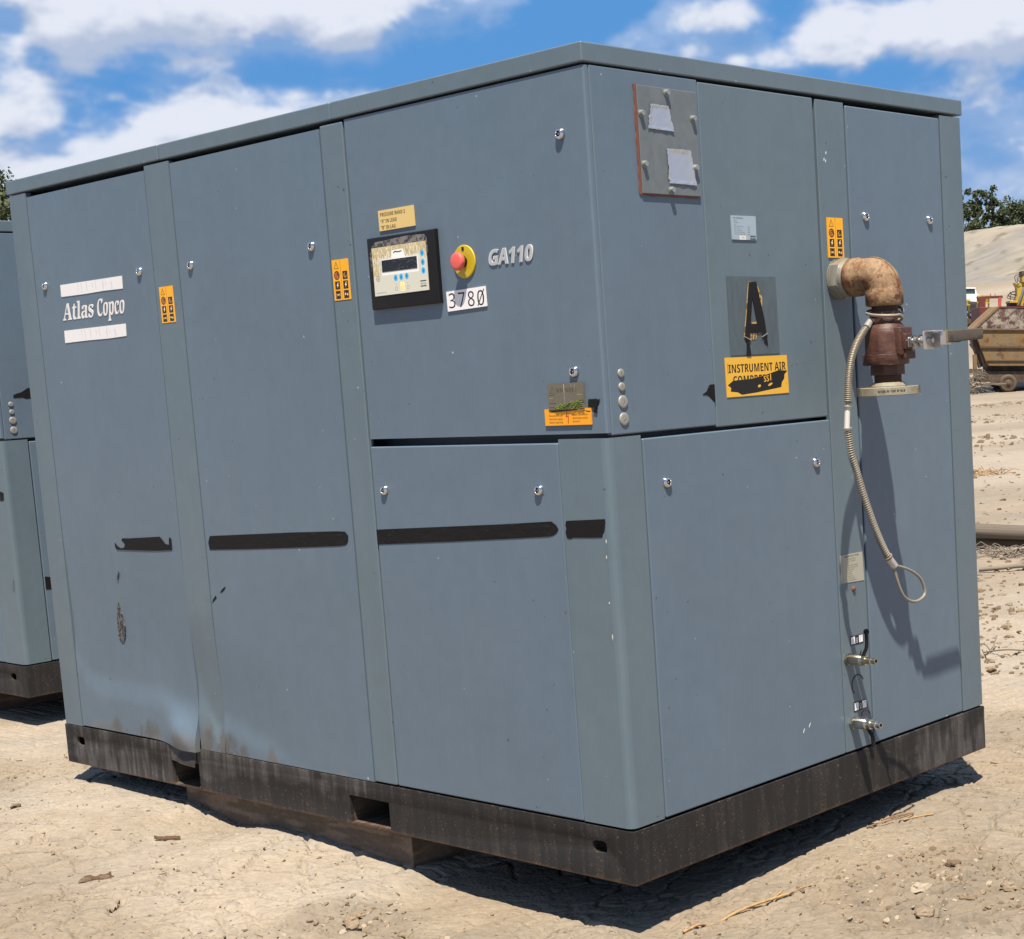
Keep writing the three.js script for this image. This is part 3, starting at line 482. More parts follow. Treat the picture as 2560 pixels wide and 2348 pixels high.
// scuffed warning plate with a green growth, orange sticker below it
const wp = onA('warning_plate', rect(-0.1855, -0.064, 1.163, 1.2262), vinyl(canvasTex(512, 272, (c, w, h) => {
  c.fillStyle = '#5d5a50'; c.fillRect(0, 0, w, h); const r = rng(21); for (let i = 0; i < 700; i++) { c.globalAlpha = 0.25; c.fillStyle = r() < 0.5 ? '#6f6a5d' : '#4a4840'; c.fillRect(r() * w, r() * h, 4 + 20 * r(), 3 + 6 * r()); } c.globalAlpha = 1;
  c.fillStyle = '#3f3d38'; c.font = 'bold 62px sans-serif'; c.fillText('WARNING', 118, 96, 350); c.strokeStyle = '#3f3d38'; c.lineWidth = 7; c.beginPath(); c.moveTo(70, 36); c.lineTo(102, 100); c.lineTo(36, 100); c.closePath(); c.stroke();
  c.fillStyle = '#b9ab85'; c.fillRect(236, 10, 7, 92); c.globalAlpha = 0.6; c.fillRect(238, 108, 5, 100); c.fillRect(338, 10, 4, 30); c.fillRect(392, 14, 4, 76); c.fillRect(420, 120, 70, 5); c.fillRect(12, 150, 60, 4); c.globalAlpha = 1; c.fillStyle = '#2b2a26'; c.fillRect(20, 118, 80, 5); c.fillRect(20, 204, 90, 7); c.fillRect(20, 246, 80, 6);
}), 0.7), 0.0045, 'scuffed grey warning plate');
{ // green fibres stuck along the plate's lower edge
  const r = rng(77), gs = [[], []];
  for (let i = 0; i < 120; i++) { const t = r(), x = -0.163 + t * 0.098, top = 0.006 + 0.017 * t, y = 1.1645 + r() * top, a = (r() - 0.5) * 0.9 + 0.3, l = 0.006 + 0.01 * r(); gs[r() < 0.6 ? 0 : 1].push(new THREE.CylinderGeometry(0.0004, 0.0007, l, 5).rotateZ(Math.PI / 2 + a).translate(x, y, 0.005 + 0.002 * r())); }
  const q = mesh('green_fibres', merge(gs[0]), std({ color: lin(0.10, 0.14, 0.03), roughness: 0.9 }), unit); q.userData.kind = 'stuff';
  const q2 = mesh('green_fibres', merge(gs[1]), std({ color: lin(0.2, 0.25, 0.05), roughness: 0.9 }), unit); q2.userData.kind = 'stuff';
}
onA('voltage_sticker', [[-0.2036, 1.1252], [-0.045, 1.1252], [-0.044, 1.1646], [-0.2038, 1.1646]], vinyl(canvasTex(512, 128, (c, w, h) => { c.fillStyle = '#dc930c'; c.fillRect(0, 0, w, h); c.fillStyle = '#5b3a0c'; c.font = 'bold 21px sans-serif'; ['Disconnect from', 'electrical supply', 'before opening'].forEach((s, i) => c.fillText(s, 48, 60 + i * 26, 150)); ['Couper l’alimentation', 'électrique avant', 'd’ouvrir'].forEach((s, i) => c.fillText(s, 306, 56 + i * 26, 170)); c.strokeStyle = '#a3260c'; c.lineWidth = 8; c.beginPath(); c.moveTo(250, 20); c.lineTo(238, 62); c.lineTo(262, 58); c.lineTo(256, 116); c.stroke(); c.fillStyle = '#22140a'; c.beginPath(); c.moveTo(40, 8); c.lineTo(360, 6); c.lineTo(368, 14); c.lineTo(90, 26); c.fill(); c.beginPath(); c.moveTo(420, 16); c.lineTo(505, 24); c.lineTo(505, 32); c.lineTo(470, 30); c.fill(); })), 0.0022);
// black tape and paint scraps
onA('black_tape', [[-0.0545, 1.166], [-0.034, 1.165], [-0.038, 1.154], [-0.026, 1.151], [-0.027, 1.162], [-0.0225, 1.17], [-0.021, 1.176], [-0.014, 1.184], [-0.022, 1.182], [-0.024, 1.185], [-0.052, 1.1848]], tapeMat, 0.0012);
onA('black_tape', [[-2.283, 0.764], [-2.05, 0.7665], [-1.9485, 0.7715], [-1.947, 0.806], [-1.956, 0.812], [-1.961, 0.803], [-1.962, 0.788], [-1.985, 0.79], [-2.0, 0.803], [-2.014, 0.8125], [-2.2, 0.803], [-2.243, 0.802], [-2.248, 0.795], [-2.236, 0.79], [-2.228, 0.78], [-2.24, 0.7705], [-2.262, 0.769], [-2.28, 0.776], [-2.291, 0.786], [-2.293, 0.774]], tapeMat, 0.0008);
onA('black_tape', [[-1.7335, 0.7788], [-1.5, 0.7875], [-1.2, 0.8015], [-1.075, 0.808], [-1.046, 0.8115], [-1.035, 0.822], [-1.033, 0.838], [-1.046, 0.8485], [-1.08, 0.849], [-1.3, 0.841], [-1.7265, 0.8212], [-1.7375, 0.8]], tapeMat, 0.0008);
onA('black_tape', [[-0.9035, 0.8165], [-0.6, 0.8315], [-0.33, 0.847], [-0.222, 0.8535], [-0.206, 0.857], [-0.194, 0.863], [-0.187, 0.872], [-0.194, 0.882], [-0.21, 0.891], [-0.4, 0.8805], [-0.9035, 0.8572]], tapeMat, 0.0002);
onA('black_tape', [[-0.157, 0.852], [-0.147, 0.8495], [-0.135, 0.853], [-0.07, 0.8545], [-0.036, 0.856], [-0.034, 0.866], [-0.029, 0.868], [-0.026, 0.878], [-0.0235, 0.891], [-0.0235, 0.9], [-0.156, 0.8935], [-0.16, 0.884], [-0.157, 0.876], [-0.161, 0.865]], tapeMat, 0.0012);
onA('black_tape', [[-1.7477, 0.614], [-1.735, 0.622], [-1.722, 0.63], [-1.726, 0.637], [-1.742, 0.624]], tapeMat, 0.0008); onA('black_tape', [[-1.7, 0.648], [-1.688, 0.65], [-1.672, 0.66], [-1.668, 0.668], [-1.684, 0.66]], tapeMat, 0.0008);
const scrape = std({ map: dataTex(128, 256, (u, v) => { const a = fbm2(u * 14, v * 30, 4, 0, 6); return a > 0.56 ? [0.11, 0.13, 0.15] : a > 0.47 ? [0.05, 0.03, 0.022] : [0.014, 0.012, 0.012]; }, true), roughness: 0.7 });
onA('paint_scrape', [[-2.325, 0.456], [-2.306, 0.458], [-2.296, 0.48], [-2.291, 0.505], [-2.299, 0.54], [-2.311, 0.565], [-2.313, 0.587], [-2.321, 0.588], [-2.333, 0.552], [-2.338, 0.52], [-2.338, 0.492], [-2.34, 0.47]], scrape, 0.0008).position.z = -0.0052;
onA('paint_scrape', [[-2.304, 0.662], [-2.294, 0.668], [-2.287, 0.69], [-2.292, 0.688], [-2.302, 0.674]], scrape, 0.0008);
onB('black_tape', [[-0.349, 1.1767], [-0.366, 1.184], [-0.372, 1.194], [-0.382, 1.19], [-0.374, 1.197], [-0.381, 1.2005], [-0.3965, 1.2005], [-0.3965, 1.1555], [-0.39, 1.158], [-0.381, 1.166], [-0.37, 1.174]].map((p) => p), tapeMat, 0.0012);
const chip = std({ color: lin(0.55, 0.55, 0.53), roughness: 0.7 });
{ const r = rng(31); for (let i = 0; i < 4; i++) { const y = [0.6, 0.69, 0.795, 0.835][i] + 0.01 * r(), h = 0.006 + 0.016 * r() * r(), x = -0.024 - 0.004 * r(); onA('paint_chip', [[x, y], [x + 0.0012, y + h * 0.4], [x, y + h], [x - 0.0014, y + h * 0.6]], chip, 0.0009); } }
for (const [z, y] of [[-0.7082, 0.2502], [-0.6817, 0.2397]]) onB('paint_chip', [[z, y], [z - 0.004, y + 0.003], [z - 0.009, y + 0.012], [z - 0.004, y + 0.007]], chip, 0.0007);
for (const [z, y] of [[-0.915, 1.8], [-0.905, 1.782], [-0.912, 1.778]]) onB('paint_chip', [[z, y], [z - 0.003, y + 0.001], [z - 0.003, y + 0.008], [z, y + 0.006]], chip, 0.0007, undefined, -0.001);

// bolted cover plate with red gasket and two foil patches
const cover = new THREE.Group(); cover.name = 'cover_plate'; unit.add(cover); cover.userData.label = 'grey bolted plate with red gasket and two foil patches';
{
  const k = rect(0.1705, 0.3815, 1.6645, 1.9172);
  const gask = []; const r = rng(5); for (let i = 0; i <= 16; i++) gask.push([0.1655 - 0.003 * r(), 1.6625 + i * 0.016]); gask.push([0.36, 1.9175]); for (let i = 12; i >= 0; i--) gask.push([0.172 + i * 0.0172, 1.661 - 0.002 * r()]);
  mesh('gasket', toB(sheet(gask.reverse(), 0.0035)), redGasket, cover);
  mesh('plate', toB(unitUV(toCreasedNormals(new THREE.ExtrudeGeometry(poly(k), { depth: 0.0015, bevelEnabled: true, bevelSize: 0.001, bevelThickness: 0.001, bevelOffset: -0.001, bevelSegments: 1 }), 0.5)).translate(0, 0, 0.0045)), std({ map: dataTex(256, 256, (u, v) => { const m = 0.16 * (0.85 + 0.3 * fbm2(u * 12, v * 12, 5, 12, 3)); return [m * 0.72, m * 0.86, m * 0.96]; }, true), roughness: 0.5, metalness: 0.1 }), cover);
  for (const b of [[-0.2782, 1.9097 - 0.003], [-0.1847, 1.8513], [-0.3704, 1.8522], [-0.1853, 1.7333], [-0.3688, 1.7339], [-0.2768, 1.676]]) {
    const q = new THREE.Group(); q.name = 'bolt'; q.position.set(0.007, b[1], b[0] + 0.006); q.rotation.y = Math.PI / 2; cover.add(q);
    mesh('bolt_head', merge([cyl(0.0088, 0.0088, 0.002, 20).rotateX(Math.PI / 2).translate(0, 0, 0.001), cyl(0.0075, 0.0068, 0.0085, 6).rotateX(Math.PI / 2).translate(0, 0, 0.0062)]), galv, q);
  }
  const foil = (pts, seed) => { // crumpled aluminium tape
    const g0 = new THREE.PlaneGeometry(1, 1, 24, 28), p = g0.attributes.position, r = rng(seed);
    for (let i = 0; i < p.count; i++) { const u = p.getX(i) + 0.5, v = p.getY(i) + 0.5, jag = (n2(v * 14, seed) - 0.5) * 0.004 * (1 - Math.abs(2 * u - 1) < 0.1 ? 1 : 0.2); const x = mix(mix(pts[3][0], pts[2][0], u), mix(pts[0][0], pts[1][0], u), v) + jag, y = mix(mix(pts[3][1], pts[2][1], u), mix(pts[0][1], pts[1][1], u), v) + (n2(u * 9, seed + 4) - 0.5) * 0.0016; const edge = Math.min(u, 1 - u, v, 1 - v); p.setXYZ(i, -x, y, 0.0082 + 0.0012 * n2(u * 6 + seed, v * 6) + (edge < 0.09 ? 0.0022 * n2(u * 30, v * 30 + seed) : 0)); }
    g0.computeVertexNormals(); return toB(g0);
  };
  const foilMat = std({ color: lin(0.52, 0.54, 0.58), metalness: 0.75, roughness: 0.34, side: THREE.DoubleSide });
  mesh('foil_patch', foil([[-0.2135, 1.876], [-0.277, 1.8755], [-0.2916, 1.8162], [-0.199, 1.8175]], 4), foilMat, cover);
  mesh('foil_patch', foil([[-0.2625, 1.775], [-0.3489, 1.7744], [-0.3639, 1.6895], [-0.2635, 1.6926]], 9), foilMat, cover);
}
// maker's plate
onB('data_plate', [[-0.496, 1.6232], [-0.4972, 1.563], [-0.594, 1.5632], [-0.5955, 1.6238]], std({ map: canvasTex(384, 256, (c, w, h) => { c.fillStyle = '#9fb0bb'; c.fillRect(0, 0, w, h); c.fillStyle = '#3b4248'; c.font = 'bold 22px sans-serif'; c.fillText('AIR COMPRESSOR', 34, 36, 150); c.font = '17px sans-serif'; ['Model', 'Serial No.', 'Year', 'Max. final pressure', 'Max. motor', 'Free air delivery', 'Nominal shaft power', 'Rotational shaft speed'].forEach((s, i) => { c.fillText(s, 40, 62 + i * 20, 170); if (i > 2) c.fillRect(252, 56 + i * 20, 26, 6); }); c.fillStyle = '#dde0d8'; c.fillRect(116, 212, 100, 44); c.fillStyle = '#444'; c.font = '26px sans-serif'; c.fillText('3780', 138, 243); c.fillStyle = '#2c3034'; c.fillRect(280, 210, 88, 12); c.fillRect(280, 240, 88, 12); c.font = 'italic bold 18px serif'; c.fillText('Atlas Copco', 282, 237, 84); }), roughness: 0.4, metalness: 0.35 }), 0.0022);
// dark square with the letter A, peeling
onB('dark_patch', [[-0.467, 1.4703], [-0.4662, 1.2704], [-0.667, 1.2703], [-0.6652, 1.4696]], std({ map: dataTex(256, 256, (u, v) => { const m = 0.8 + 0.4 * fbm2(u * 20, v * 6, 4, 0, 3); return [0.062 * m, 0.087 * m, 0.105 * m]; }, true), roughness: 0.5 }), 0.0012);
const yel = std({ map: dataTex(128, 128, (u, v) => { const a = fbm2(u * 20, v * 20, 4, 0, 9); return a > 0.56 ? [0.12, 0.075, 0.03] : [0.42, 0.28, 0.09]; }, true), roughness: 0.6 });
function onBsheet(name, pts, m, top, hole) { const s = poly(pts.map((p) => [-p[0], p[1]])); if (hole) s.holes.push(poly(hole.map((p) => [-p[0], p[1]]))); return mesh(name, toB(unitUV(new THREE.ExtrudeGeometry(s, { depth: 0.0014, bevelEnabled: false }).translate(0, 0, top - 0.0014))), m, unit); }
onBsheet('letter_backing', [[-0.552, 1.457], [-0.544, 1.42], [-0.535, 1.37], [-0.522, 1.316], [-0.545, 1.307], [-0.572, 1.309], [-0.575, 1.324], [-0.60, 1.322], [-0.606, 1.316], [-0.603, 1.345], [-0.6, 1.385], [-0.605, 1.415], [-0.596, 1.43], [-0.584, 1.455]], yel, 0.0026, [[-0.562, 1.42], [-0.582, 1.355], [-0.553, 1.352]]);
onBsheet('letter_A', [[-0.5525, 1.4555], [-0.5435, 1.405], [-0.532, 1.35], [-0.5235, 1.31], [-0.531, 1.304], [-0.531, 1.29], [-0.5285, 1.268], [-0.5465, 1.267], [-0.542, 1.302], [-0.545, 1.307], [-0.545, 1.325], [-0.596, 1.325], [-0.596, 1.312], [-0.611, 1.306], [-0.601, 1.301], [-0.617, 1.292], [-0.614, 1.32], [-0.609, 1.355], [-0.597, 1.402], [-0.582, 1.457]], blackPlastic, 0.0038, [[-0.563, 1.417], [-0.578, 1.349], [-0.551, 1.349]]);
onB('tie_wire', [[-0.524, 1.315], [-0.5475, 1.306], [-0.548, 1.3085], [-0.525, 1.317]], galv, 0.0048); onB('tie_wire', [[-0.594, 1.313], [-0.616, 1.3225], [-0.6165, 1.3245], [-0.5935, 1.3155]], galv, 0.0048);
// yellow instrument air label, half covered with black
onB('instrument_label', [[-0.442, 1.2652], [-0.4428, 1.1646], [-0.6975, 1.1648], [-0.6958, 1.2645]], vinyl(canvasTex(640, 256, (c, w, h) => {
  c.fillStyle = '#cfa134'; c.fillRect(0, 0, w, h); c.fillStyle = '#171208'; c.font = 'bold 76px sans-serif'; c.fillText('INSTRUMENT AIR', 28, 100, 590); c.fillText('COMPRESSOR', 66, 176, 480); c.fillRect(22, 40, 4, 66);
  c.fillStyle = '#0c0c0d'; c.beginPath(); c.moveTo(14, 178); c.lineTo(70, 150); c.lineTo(260, 146); c.lineTo(380, 130); c.lineTo(540, 100); c.lineTo(634, 106); c.lineTo(600, 130); c.lineTo(596, 158); c.lineTo(570, 180); c.lineTo(560, 214); c.lineTo(300, 238); c.lineTo(150, 246); c.lineTo(110, 228); c.lineTo(40, 220); c.lineTo(46, 196); c.fill();
  c.fillStyle = '#cfa134'; c.beginPath(); c.ellipse(332, 196, 16, 9, -0.2, 0, 7); c.ellipse(446, 190, 24, 8, -0.3, 0, 7); c.fill(); c.font = 'bold 56px sans-serif'; c.save(); c.translate(380, 172); c.rotate(-0.06); c.fillText('SS', 0, 0, 64); c.restore(); c.fillRect(448, 120, 10, 44); c.fillStyle = '#171208'; c.fillRect(618, 190, 5, 6);
})), 0.0012);
// fault code list, rivet, two small labels
onB('code_list', [[-0.8895, 0.7019], [-0.8898, 0.6234], [-0.9985, 0.619], [-0.9949, 0.7011]], vinyl(canvasTex(384, 288, (c, w, h) => { c.fillStyle = '#97968a'; c.fillRect(0, 0, w, h); c.fillStyle = '#24241f'; c.font = 'bold 24px sans-serif'; c.fillText('ALARM FAULT CODES', 70, 30, 280); c.font = '19px sans-serif'; ['emergency stop', 'motor overload', 'fan', 'high element outlet', 'high oil temperature', 'low oil level', 'air filter', 'oil filter', 'separator', 'cooling water', 'phase sequence'].forEach((s, i) => { c.fillText(String(i + 1), 24, 56 + i * 21); c.fillText(s, 116, 56 + i * 21, 230); }); }), 0.6), 0.0012, undefined, -0.001);
mesh('plug_screw', lathe([[0, 0.006], [0.006, 0.005], [0.008, 0.0015], [0.008, -0.001]], 18).rotateX(Math.PI / 2).rotateY(Math.PI / 2).translate(-0.001, 0.6014, -0.9456), std({ color: lin(0.13, 0.055, 0.035), roughness: 0.8 }), unit);
const drainTex = canvasTex(256, 112, (c, w, h) => { c.fillStyle = '#0d0d0e'; c.fillRect(0, 0, w, h); c.fillStyle = '#d9dce4'; c.fillRect(12, 12, 76, 86); c.fillRect(166, 12, 76, 86); c.strokeStyle = '#8f98a8'; c.lineWidth = 6; c.beginPath(); c.moveTo(30, 80); c.lineTo(52, 30); c.lineTo(70, 80); c.stroke(); c.beginPath(); c.moveTo(190, 84); c.lineTo(190, 40); c.arc(206, 40, 16, 3.1, 6.6); c.stroke(); c.strokeStyle = '#c8c8cc'; c.beginPath(); c.arc(127, 52, 17, 0, 7); c.stroke(); c.fillStyle = '#d8d8da'; c.fillRect(110, 82, 34, 8); });
onB('drain_label', [[-0.9205, 0.4684], [-0.9192, 0.4421], [-0.981, 0.4425], [-0.9816, 0.4675]], vinyl(drainTex), 0.0012, undefined, -0.001);
onB('drain_label', [[-0.9207, 0.279], [-0.9205, 0.2505], [-0.9842, 0.2508], [-0.983, 0.2775]], vinyl(drainTex), 0.0012, undefined, -0.001);

// ---------- outlet pipe and ball valve on the short side ----------
const AX = 0.15, AY = 1.4647, AZ = -0.946;
const alongX = (g, x) => g.rotateZ(-Math.PI / 2).translate(x, AY, AZ);   // lathe axis y -> +x
mesh('hex_bushing', toCreasedNormals(merge([alongX(cyl(0.056, 0.056, 0.002, 40), 0.001), alongX(new THREE.CylinderGeometry(0.0565, 0.0575, 0.028, 6).rotateY(0.35), 0.016), alongX(cyl(0.052, 0.050, 0.014, 40), 0.037)]), 0.5), zincMat, unit, 'galvanised hex bushing where the pipe leaves the cabinet');
{
  const bend = [], R = 0.052; // elbow: collar, quarter turn, collar
  const parts = [alongX(lathe([[0.044, 0.0], [0.0505, 0.002], [0.0525, 0.006], [0.0525, 0.03], [0.0505, 0.034], [0.0475, 0.037]], 44), 0.043)];
  const c = new Path3((t) => { const a = t * Math.PI / 2; return V(AX - 0.04 + Math.sin(a) * 0.04, AY - (1 - Math.cos(a)) * 0.04, AZ); });
  parts.push(new THREE.TubeGeometry(c, 28, 0.0488, 40, false)); parts.push(alongX(cyl(0.0488, 0.0488, 0.05, 40), 0.09)); parts.push(new THREE.TorusGeometry(0.0895, 0.0022, 8, 30, Math.PI / 2).translate(AX - 0.04, AY - 0.04, AZ + 0.0));
  parts.push(lathe([[0.044, 0.0], [0.05, 0.002], [0.052, 0.006], [0.052, 0.039], [0.0505, 0.043], [0.047, 0.046]], 44).translate(AX, 1.381, AZ));
  mesh('pipe_elbow', boxUV(toCreasedNormals(merge(parts), 0.9), 0.2), elbowMat, unit, 'rusty cast elbow turning down');
}
mesh('pipe_nipple', cyl(0.036, 0.036, 0.05, 32).translate(AX, 1.371, AZ), nippleMat, unit);
const bv = new THREE.Group(); bv.name = 'ball_valve'; bv.position.set(AX, 0, AZ); unit.add(bv); bv.userData.label = 'rust brown ball valve with a steel lever';
{
  const oct = (r, y0, y1, n = 8) => new THREE.CylinderGeometry(r, r, y1 - y0, n).rotateY(Math.PI / 8).translate(0, (y0 + y1) / 2, 0);
  mesh('body', toCreasedNormals(merge([oct(0.0425, 1.334, 1.367), lathe([[0.0, 1.252], [0.0575, 1.252], [0.0585, 1.26], [0.0585, 1.3], [0.055, 1.318], [0.046, 1.332], [0.04, 1.338], [0, 1.338]], 40), lathe([[0, 1.222], [0.059, 1.223], [0.0605, 1.226], [0.0605, 1.25], [0.059, 1.254], [0, 1.254]], 40), oct(0.0475, 1.196, 1.223), bx(-0.062, -0.03, 1.224, 1.255, -0.03, 0.03, 0.003),
    bx(0.03, 0.066, 1.247, 1.322, -0.03, 0.03, 0.004), bx(0.03, 0.07, 1.236, 1.262, -0.036, 0.014, 0.003), bx(0.05, 0.075, 1.262, 1.305, -0.018, 0.018, 0.003)]), 0.5), valveMat, bv);
  
  const sx = (g, x, y = 1.281) => g.rotateZ(-Math.PI / 2).translate(x, y, 0);
  mesh('stem', toCreasedNormals(merge([sx(cyl(0.0095, 0.0095, 0.07, 20), 0.108), sx(cyl(0.017, 0.017, 0.004, 28), 0.089), sx(cyl(0.0155, 0.0155, 0.009, 6), 0.1), sx(cyl(0.0172, 0.0172, 0.003, 28), 0.110), sx(cyl(0.0145, 0.0145, 0.013, 6), 0.122), sx(cyl(0.0075, 0.0065, 0.01, 16), 0.146)]), 0.5), steel, bv);
  mesh('stop_plate', bx(0.082, 0.086, 1.268, 1.294, -0.02, 0.02, 0.001), steel, bv);
  const lev = [[0.135, -0.022], [0.172, -0.022], [0.172, 0.022], [0.135, 0.022]];
  mesh('lever', toCreasedNormals(merge([bx(0.132, 0.136, 1.258, 1.305, -0.026, 0.022, 0.001), bx(0.132, 0.166, 1.303, 1.307, -0.028, 0.018, 0.001), bx(0.1585, 0.1625, 1.268, 1.303, -0.07, -0.02, 0.001), bx(0.136, 0.1605, 1.262, 1.3, -0.029, -0.025, 0.001)]), 0.5), std({ color: lin(0.5, 0.5, 0.5), metalness: 0.85, roughness: 0.48 }), bv);
  const grip = new THREE.ExtrudeGeometry((() => { const s = new THREE.Shape(), y0 = 1.2735, y1 = 1.3085, x0 = 0.05, x1 = 0.229, r = 0.012; s.moveTo(x0, y0); s.lineTo(x0 + 0.06, y0 - 0.001); s.lineTo(x0 + 0.07, y0 + 0.002); s.lineTo(x1 - r, y0 + 0.005); s.quadraticCurveTo(x1, y0 + 0.005, x1, y0 + r); s.lineTo(x1, y1 - 0.008); s.quadraticCurveTo(x1, y1, x1 - 0.008, y1); s.lineTo(x0, y1 - 0.003); s.closePath(); return s; })(), { depth: 0.006, bevelEnabled: true, bevelSize: 0.003, bevelThickness: 0.003, bevelOffset: -0.003, bevelSegments: 3, curveSegments: 6 });
  mesh('lever_grip', toCreasedNormals(toB(grip), 0.7).translate(0.157, 0, 0), std({ map: dataTex(256, 256, (u, v) => { const a = fbm2(u * 30, v * 30, 5, 0, 3); const t = sm(0.45, 0.6, a), w = 1 - sm(0.0, 0.18, (u * 0.2)); return [mix(0.07, 0.038, t), mix(0.058, 0.035, t), mix(0.047, 0.033, t)]; }, true), roughness: 0.85, bumpMap: rustBump, bumpScale: 0.003 }), bv);
  const sleeveEnd = mesh('grip_end', bx(0.1545, 0.1655, 1.272, 1.3065, -0.0525, -0.047, 0.002), std({ color: lin(0.15, 0.11, 0.045), roughness: 0.7 }), bv);
}
mesh('pipe_nipple', cyl(0.037, 0.037, 0.034, 32).translate(AX, 1.182, AZ), nippleMat, unit);
{ // flange plate with four bolt holes
  const sh = new THREE.Shape(); sh.absarc(0, 0, 0.0865, 0, Math.PI * 2); const bore = new THREE.Path(); bore.absarc(0, 0, 0.03, 0, Math.PI * 2); sh.holes.push(bore);
  for (let i = 0; i < 4; i++) { const a = -0.37 + i * Math.PI / 2, h = new THREE.Path(); h.absarc(0.068 * Math.cos(a), 0.068 * Math.sin(a), 0.0105, 0, Math.PI * 2); sh.holes.push(h); }
  const g = new THREE.ExtrudeGeometry(sh, { depth: 0.02, bevelEnabled: true, bevelSize: 0.0015, bevelThickness: 0.0015, bevelOffset: -0.0015, bevelSegments: 1, curveSegments: 40 }).rotateX(-Math.PI / 2).translate(AX, 1.1425, AZ);
  mesh('flange', boxUV(toCreasedNormals(merge([g, lathe([[0.05, 1.164], [0.05, 1.1665], [0.046, 1.173], [0.04, 1.176], [0.03, 1.176]], 40).translate(AX, 0, AZ)]), 0.5), 0.25), flangeMat, unit, 'cream painted pipe flange');
}
{ const b = mesh('flange_stamp', (() => { const g = letters('A105 N 150 B16.5', fontBold, -0.03, 0.045, 0, 0.006, 0, 0.001), p = g.attributes.position; for (let i = 0; i < p.count; i++) { const a = 0.62 + p.getX(i) / 0.0865, r = 0.0862 + p.getZ(i); p.setXYZ(i, AX + Math.sin(a) * r, 1.1505 + p.getY(i), AZ + Math.cos(a) * r); } g.computeVertexNormals(); return g; })(), std({ color: lin(0.05, 0.035, 0.025), roughness: 0.9 }), unit); }

// ---------- drain cocks low on the short side ----------
function cock(y, z, up, tilt) {
  const q = new THREE.Group(); q.name = 'drain_cock'; q.position.set(-0.001, y, z); unit.add(q);
  const sx = (g, x) => g.rotateZ(-Math.PI / 2).translate(x, 0, 0);
  mesh('valve_body', toCreasedNormals(merge([sx(cyl(0.0185, 0.0185, 0.009, 6), 0.0045), sx(lathe([[0.012, 0], [0.0165, 0.004], [0.017, 0.012], [0.0165, 0.04], [0.014, 0.045]], 28), 0.008), sx(cyl(0.0155, 0.0155, 0.014, 6), 0.058), sx(lathe([[0.006, 0], [0.0105, 0], [0.0105, 0.016], [0.0115, 0.018], [0.0085, 0.02], [0.0085, 0.034], [0.006, 0.034], [0.006, 0.01]], 24), 0.064)]), 0.5), up ? brassy : std({ color: lin(0.55, 0.53, 0.48), metalness: 1, roughness: 0.3 }), q);
  mesh('bore', sx(cyl(0.0062, 0.0062, 0.002, 16), 0.094), blackPlastic, q);
  const s = up ? 1 : -1;
  mesh('handle', merge([tube([V(0.054, 0.012 * s, 0), V(0.058, 0.022 * s, -0.002), V(0.063, 0.035 * s, -0.005), V(0.064, 0.078 * s * (up ? 1 : 0.75), -0.007)], up ? 0.0052 : 0.006, 14, 10), new THREE.SphereGeometry(up ? 0.0085 : 0.0062, 16, 12).translate(0.064, 0.08 * s * (up ? 1 : 0.75), -0.007)]), blackPlastic, q);
  if (!up) mesh('retaining_strap', new THREE.TorusGeometry(0.012, 0.0014, 6, 24, 3.4).rotateY(0.6).translate(0.045, 0.026, -0.004), blackPlastic, q);
  else mesh('retaining_strap', tube([V(0.045, 0.014, 0.003), V(0.05, 0.02, 0.006), V(0.052, 0.028, 0.004)], 0.0014, 10, 6), blackPlastic, q);
}
cock(0.4075, -0.9028, true); cock(0.2237, -0.9113, false);
mesh('cable_mark', toB(new THREE.TorusGeometry(0.028, 0.0016, 6, 40, 3.6)).rotateX(0.4).translate(-0.001, 0.327, -0.945), blackPlastic, unit);

// bent flap of the rail over the worn fork pocket
{
  const g = new THREE.PlaneGeometry(0.155, 0.06, 18, 8).translate(-1.995, 0.1135, 0), p = g.attributes.position;
  for (let i = 0; i < p.count; i++) { const x = p.getX(i), y = p.getY(i); p.setZ(i, 0.0035 + 0.010 * sm(-2.07, -2.0, x) * sm(0.14, 0.085, y) + 0.004 * (n2(x * 60, y * 60) - 0.5)); p.setY(i, y - 0.006 * sm(-2.05, -1.93, x)); }
  g.computeVertexNormals(); mesh('bent_flap', g, std({ map: railMap, roughness: 0.7, side: THREE.DoubleSide }), unit, 'bent rusty lip above the fork pocket');
}

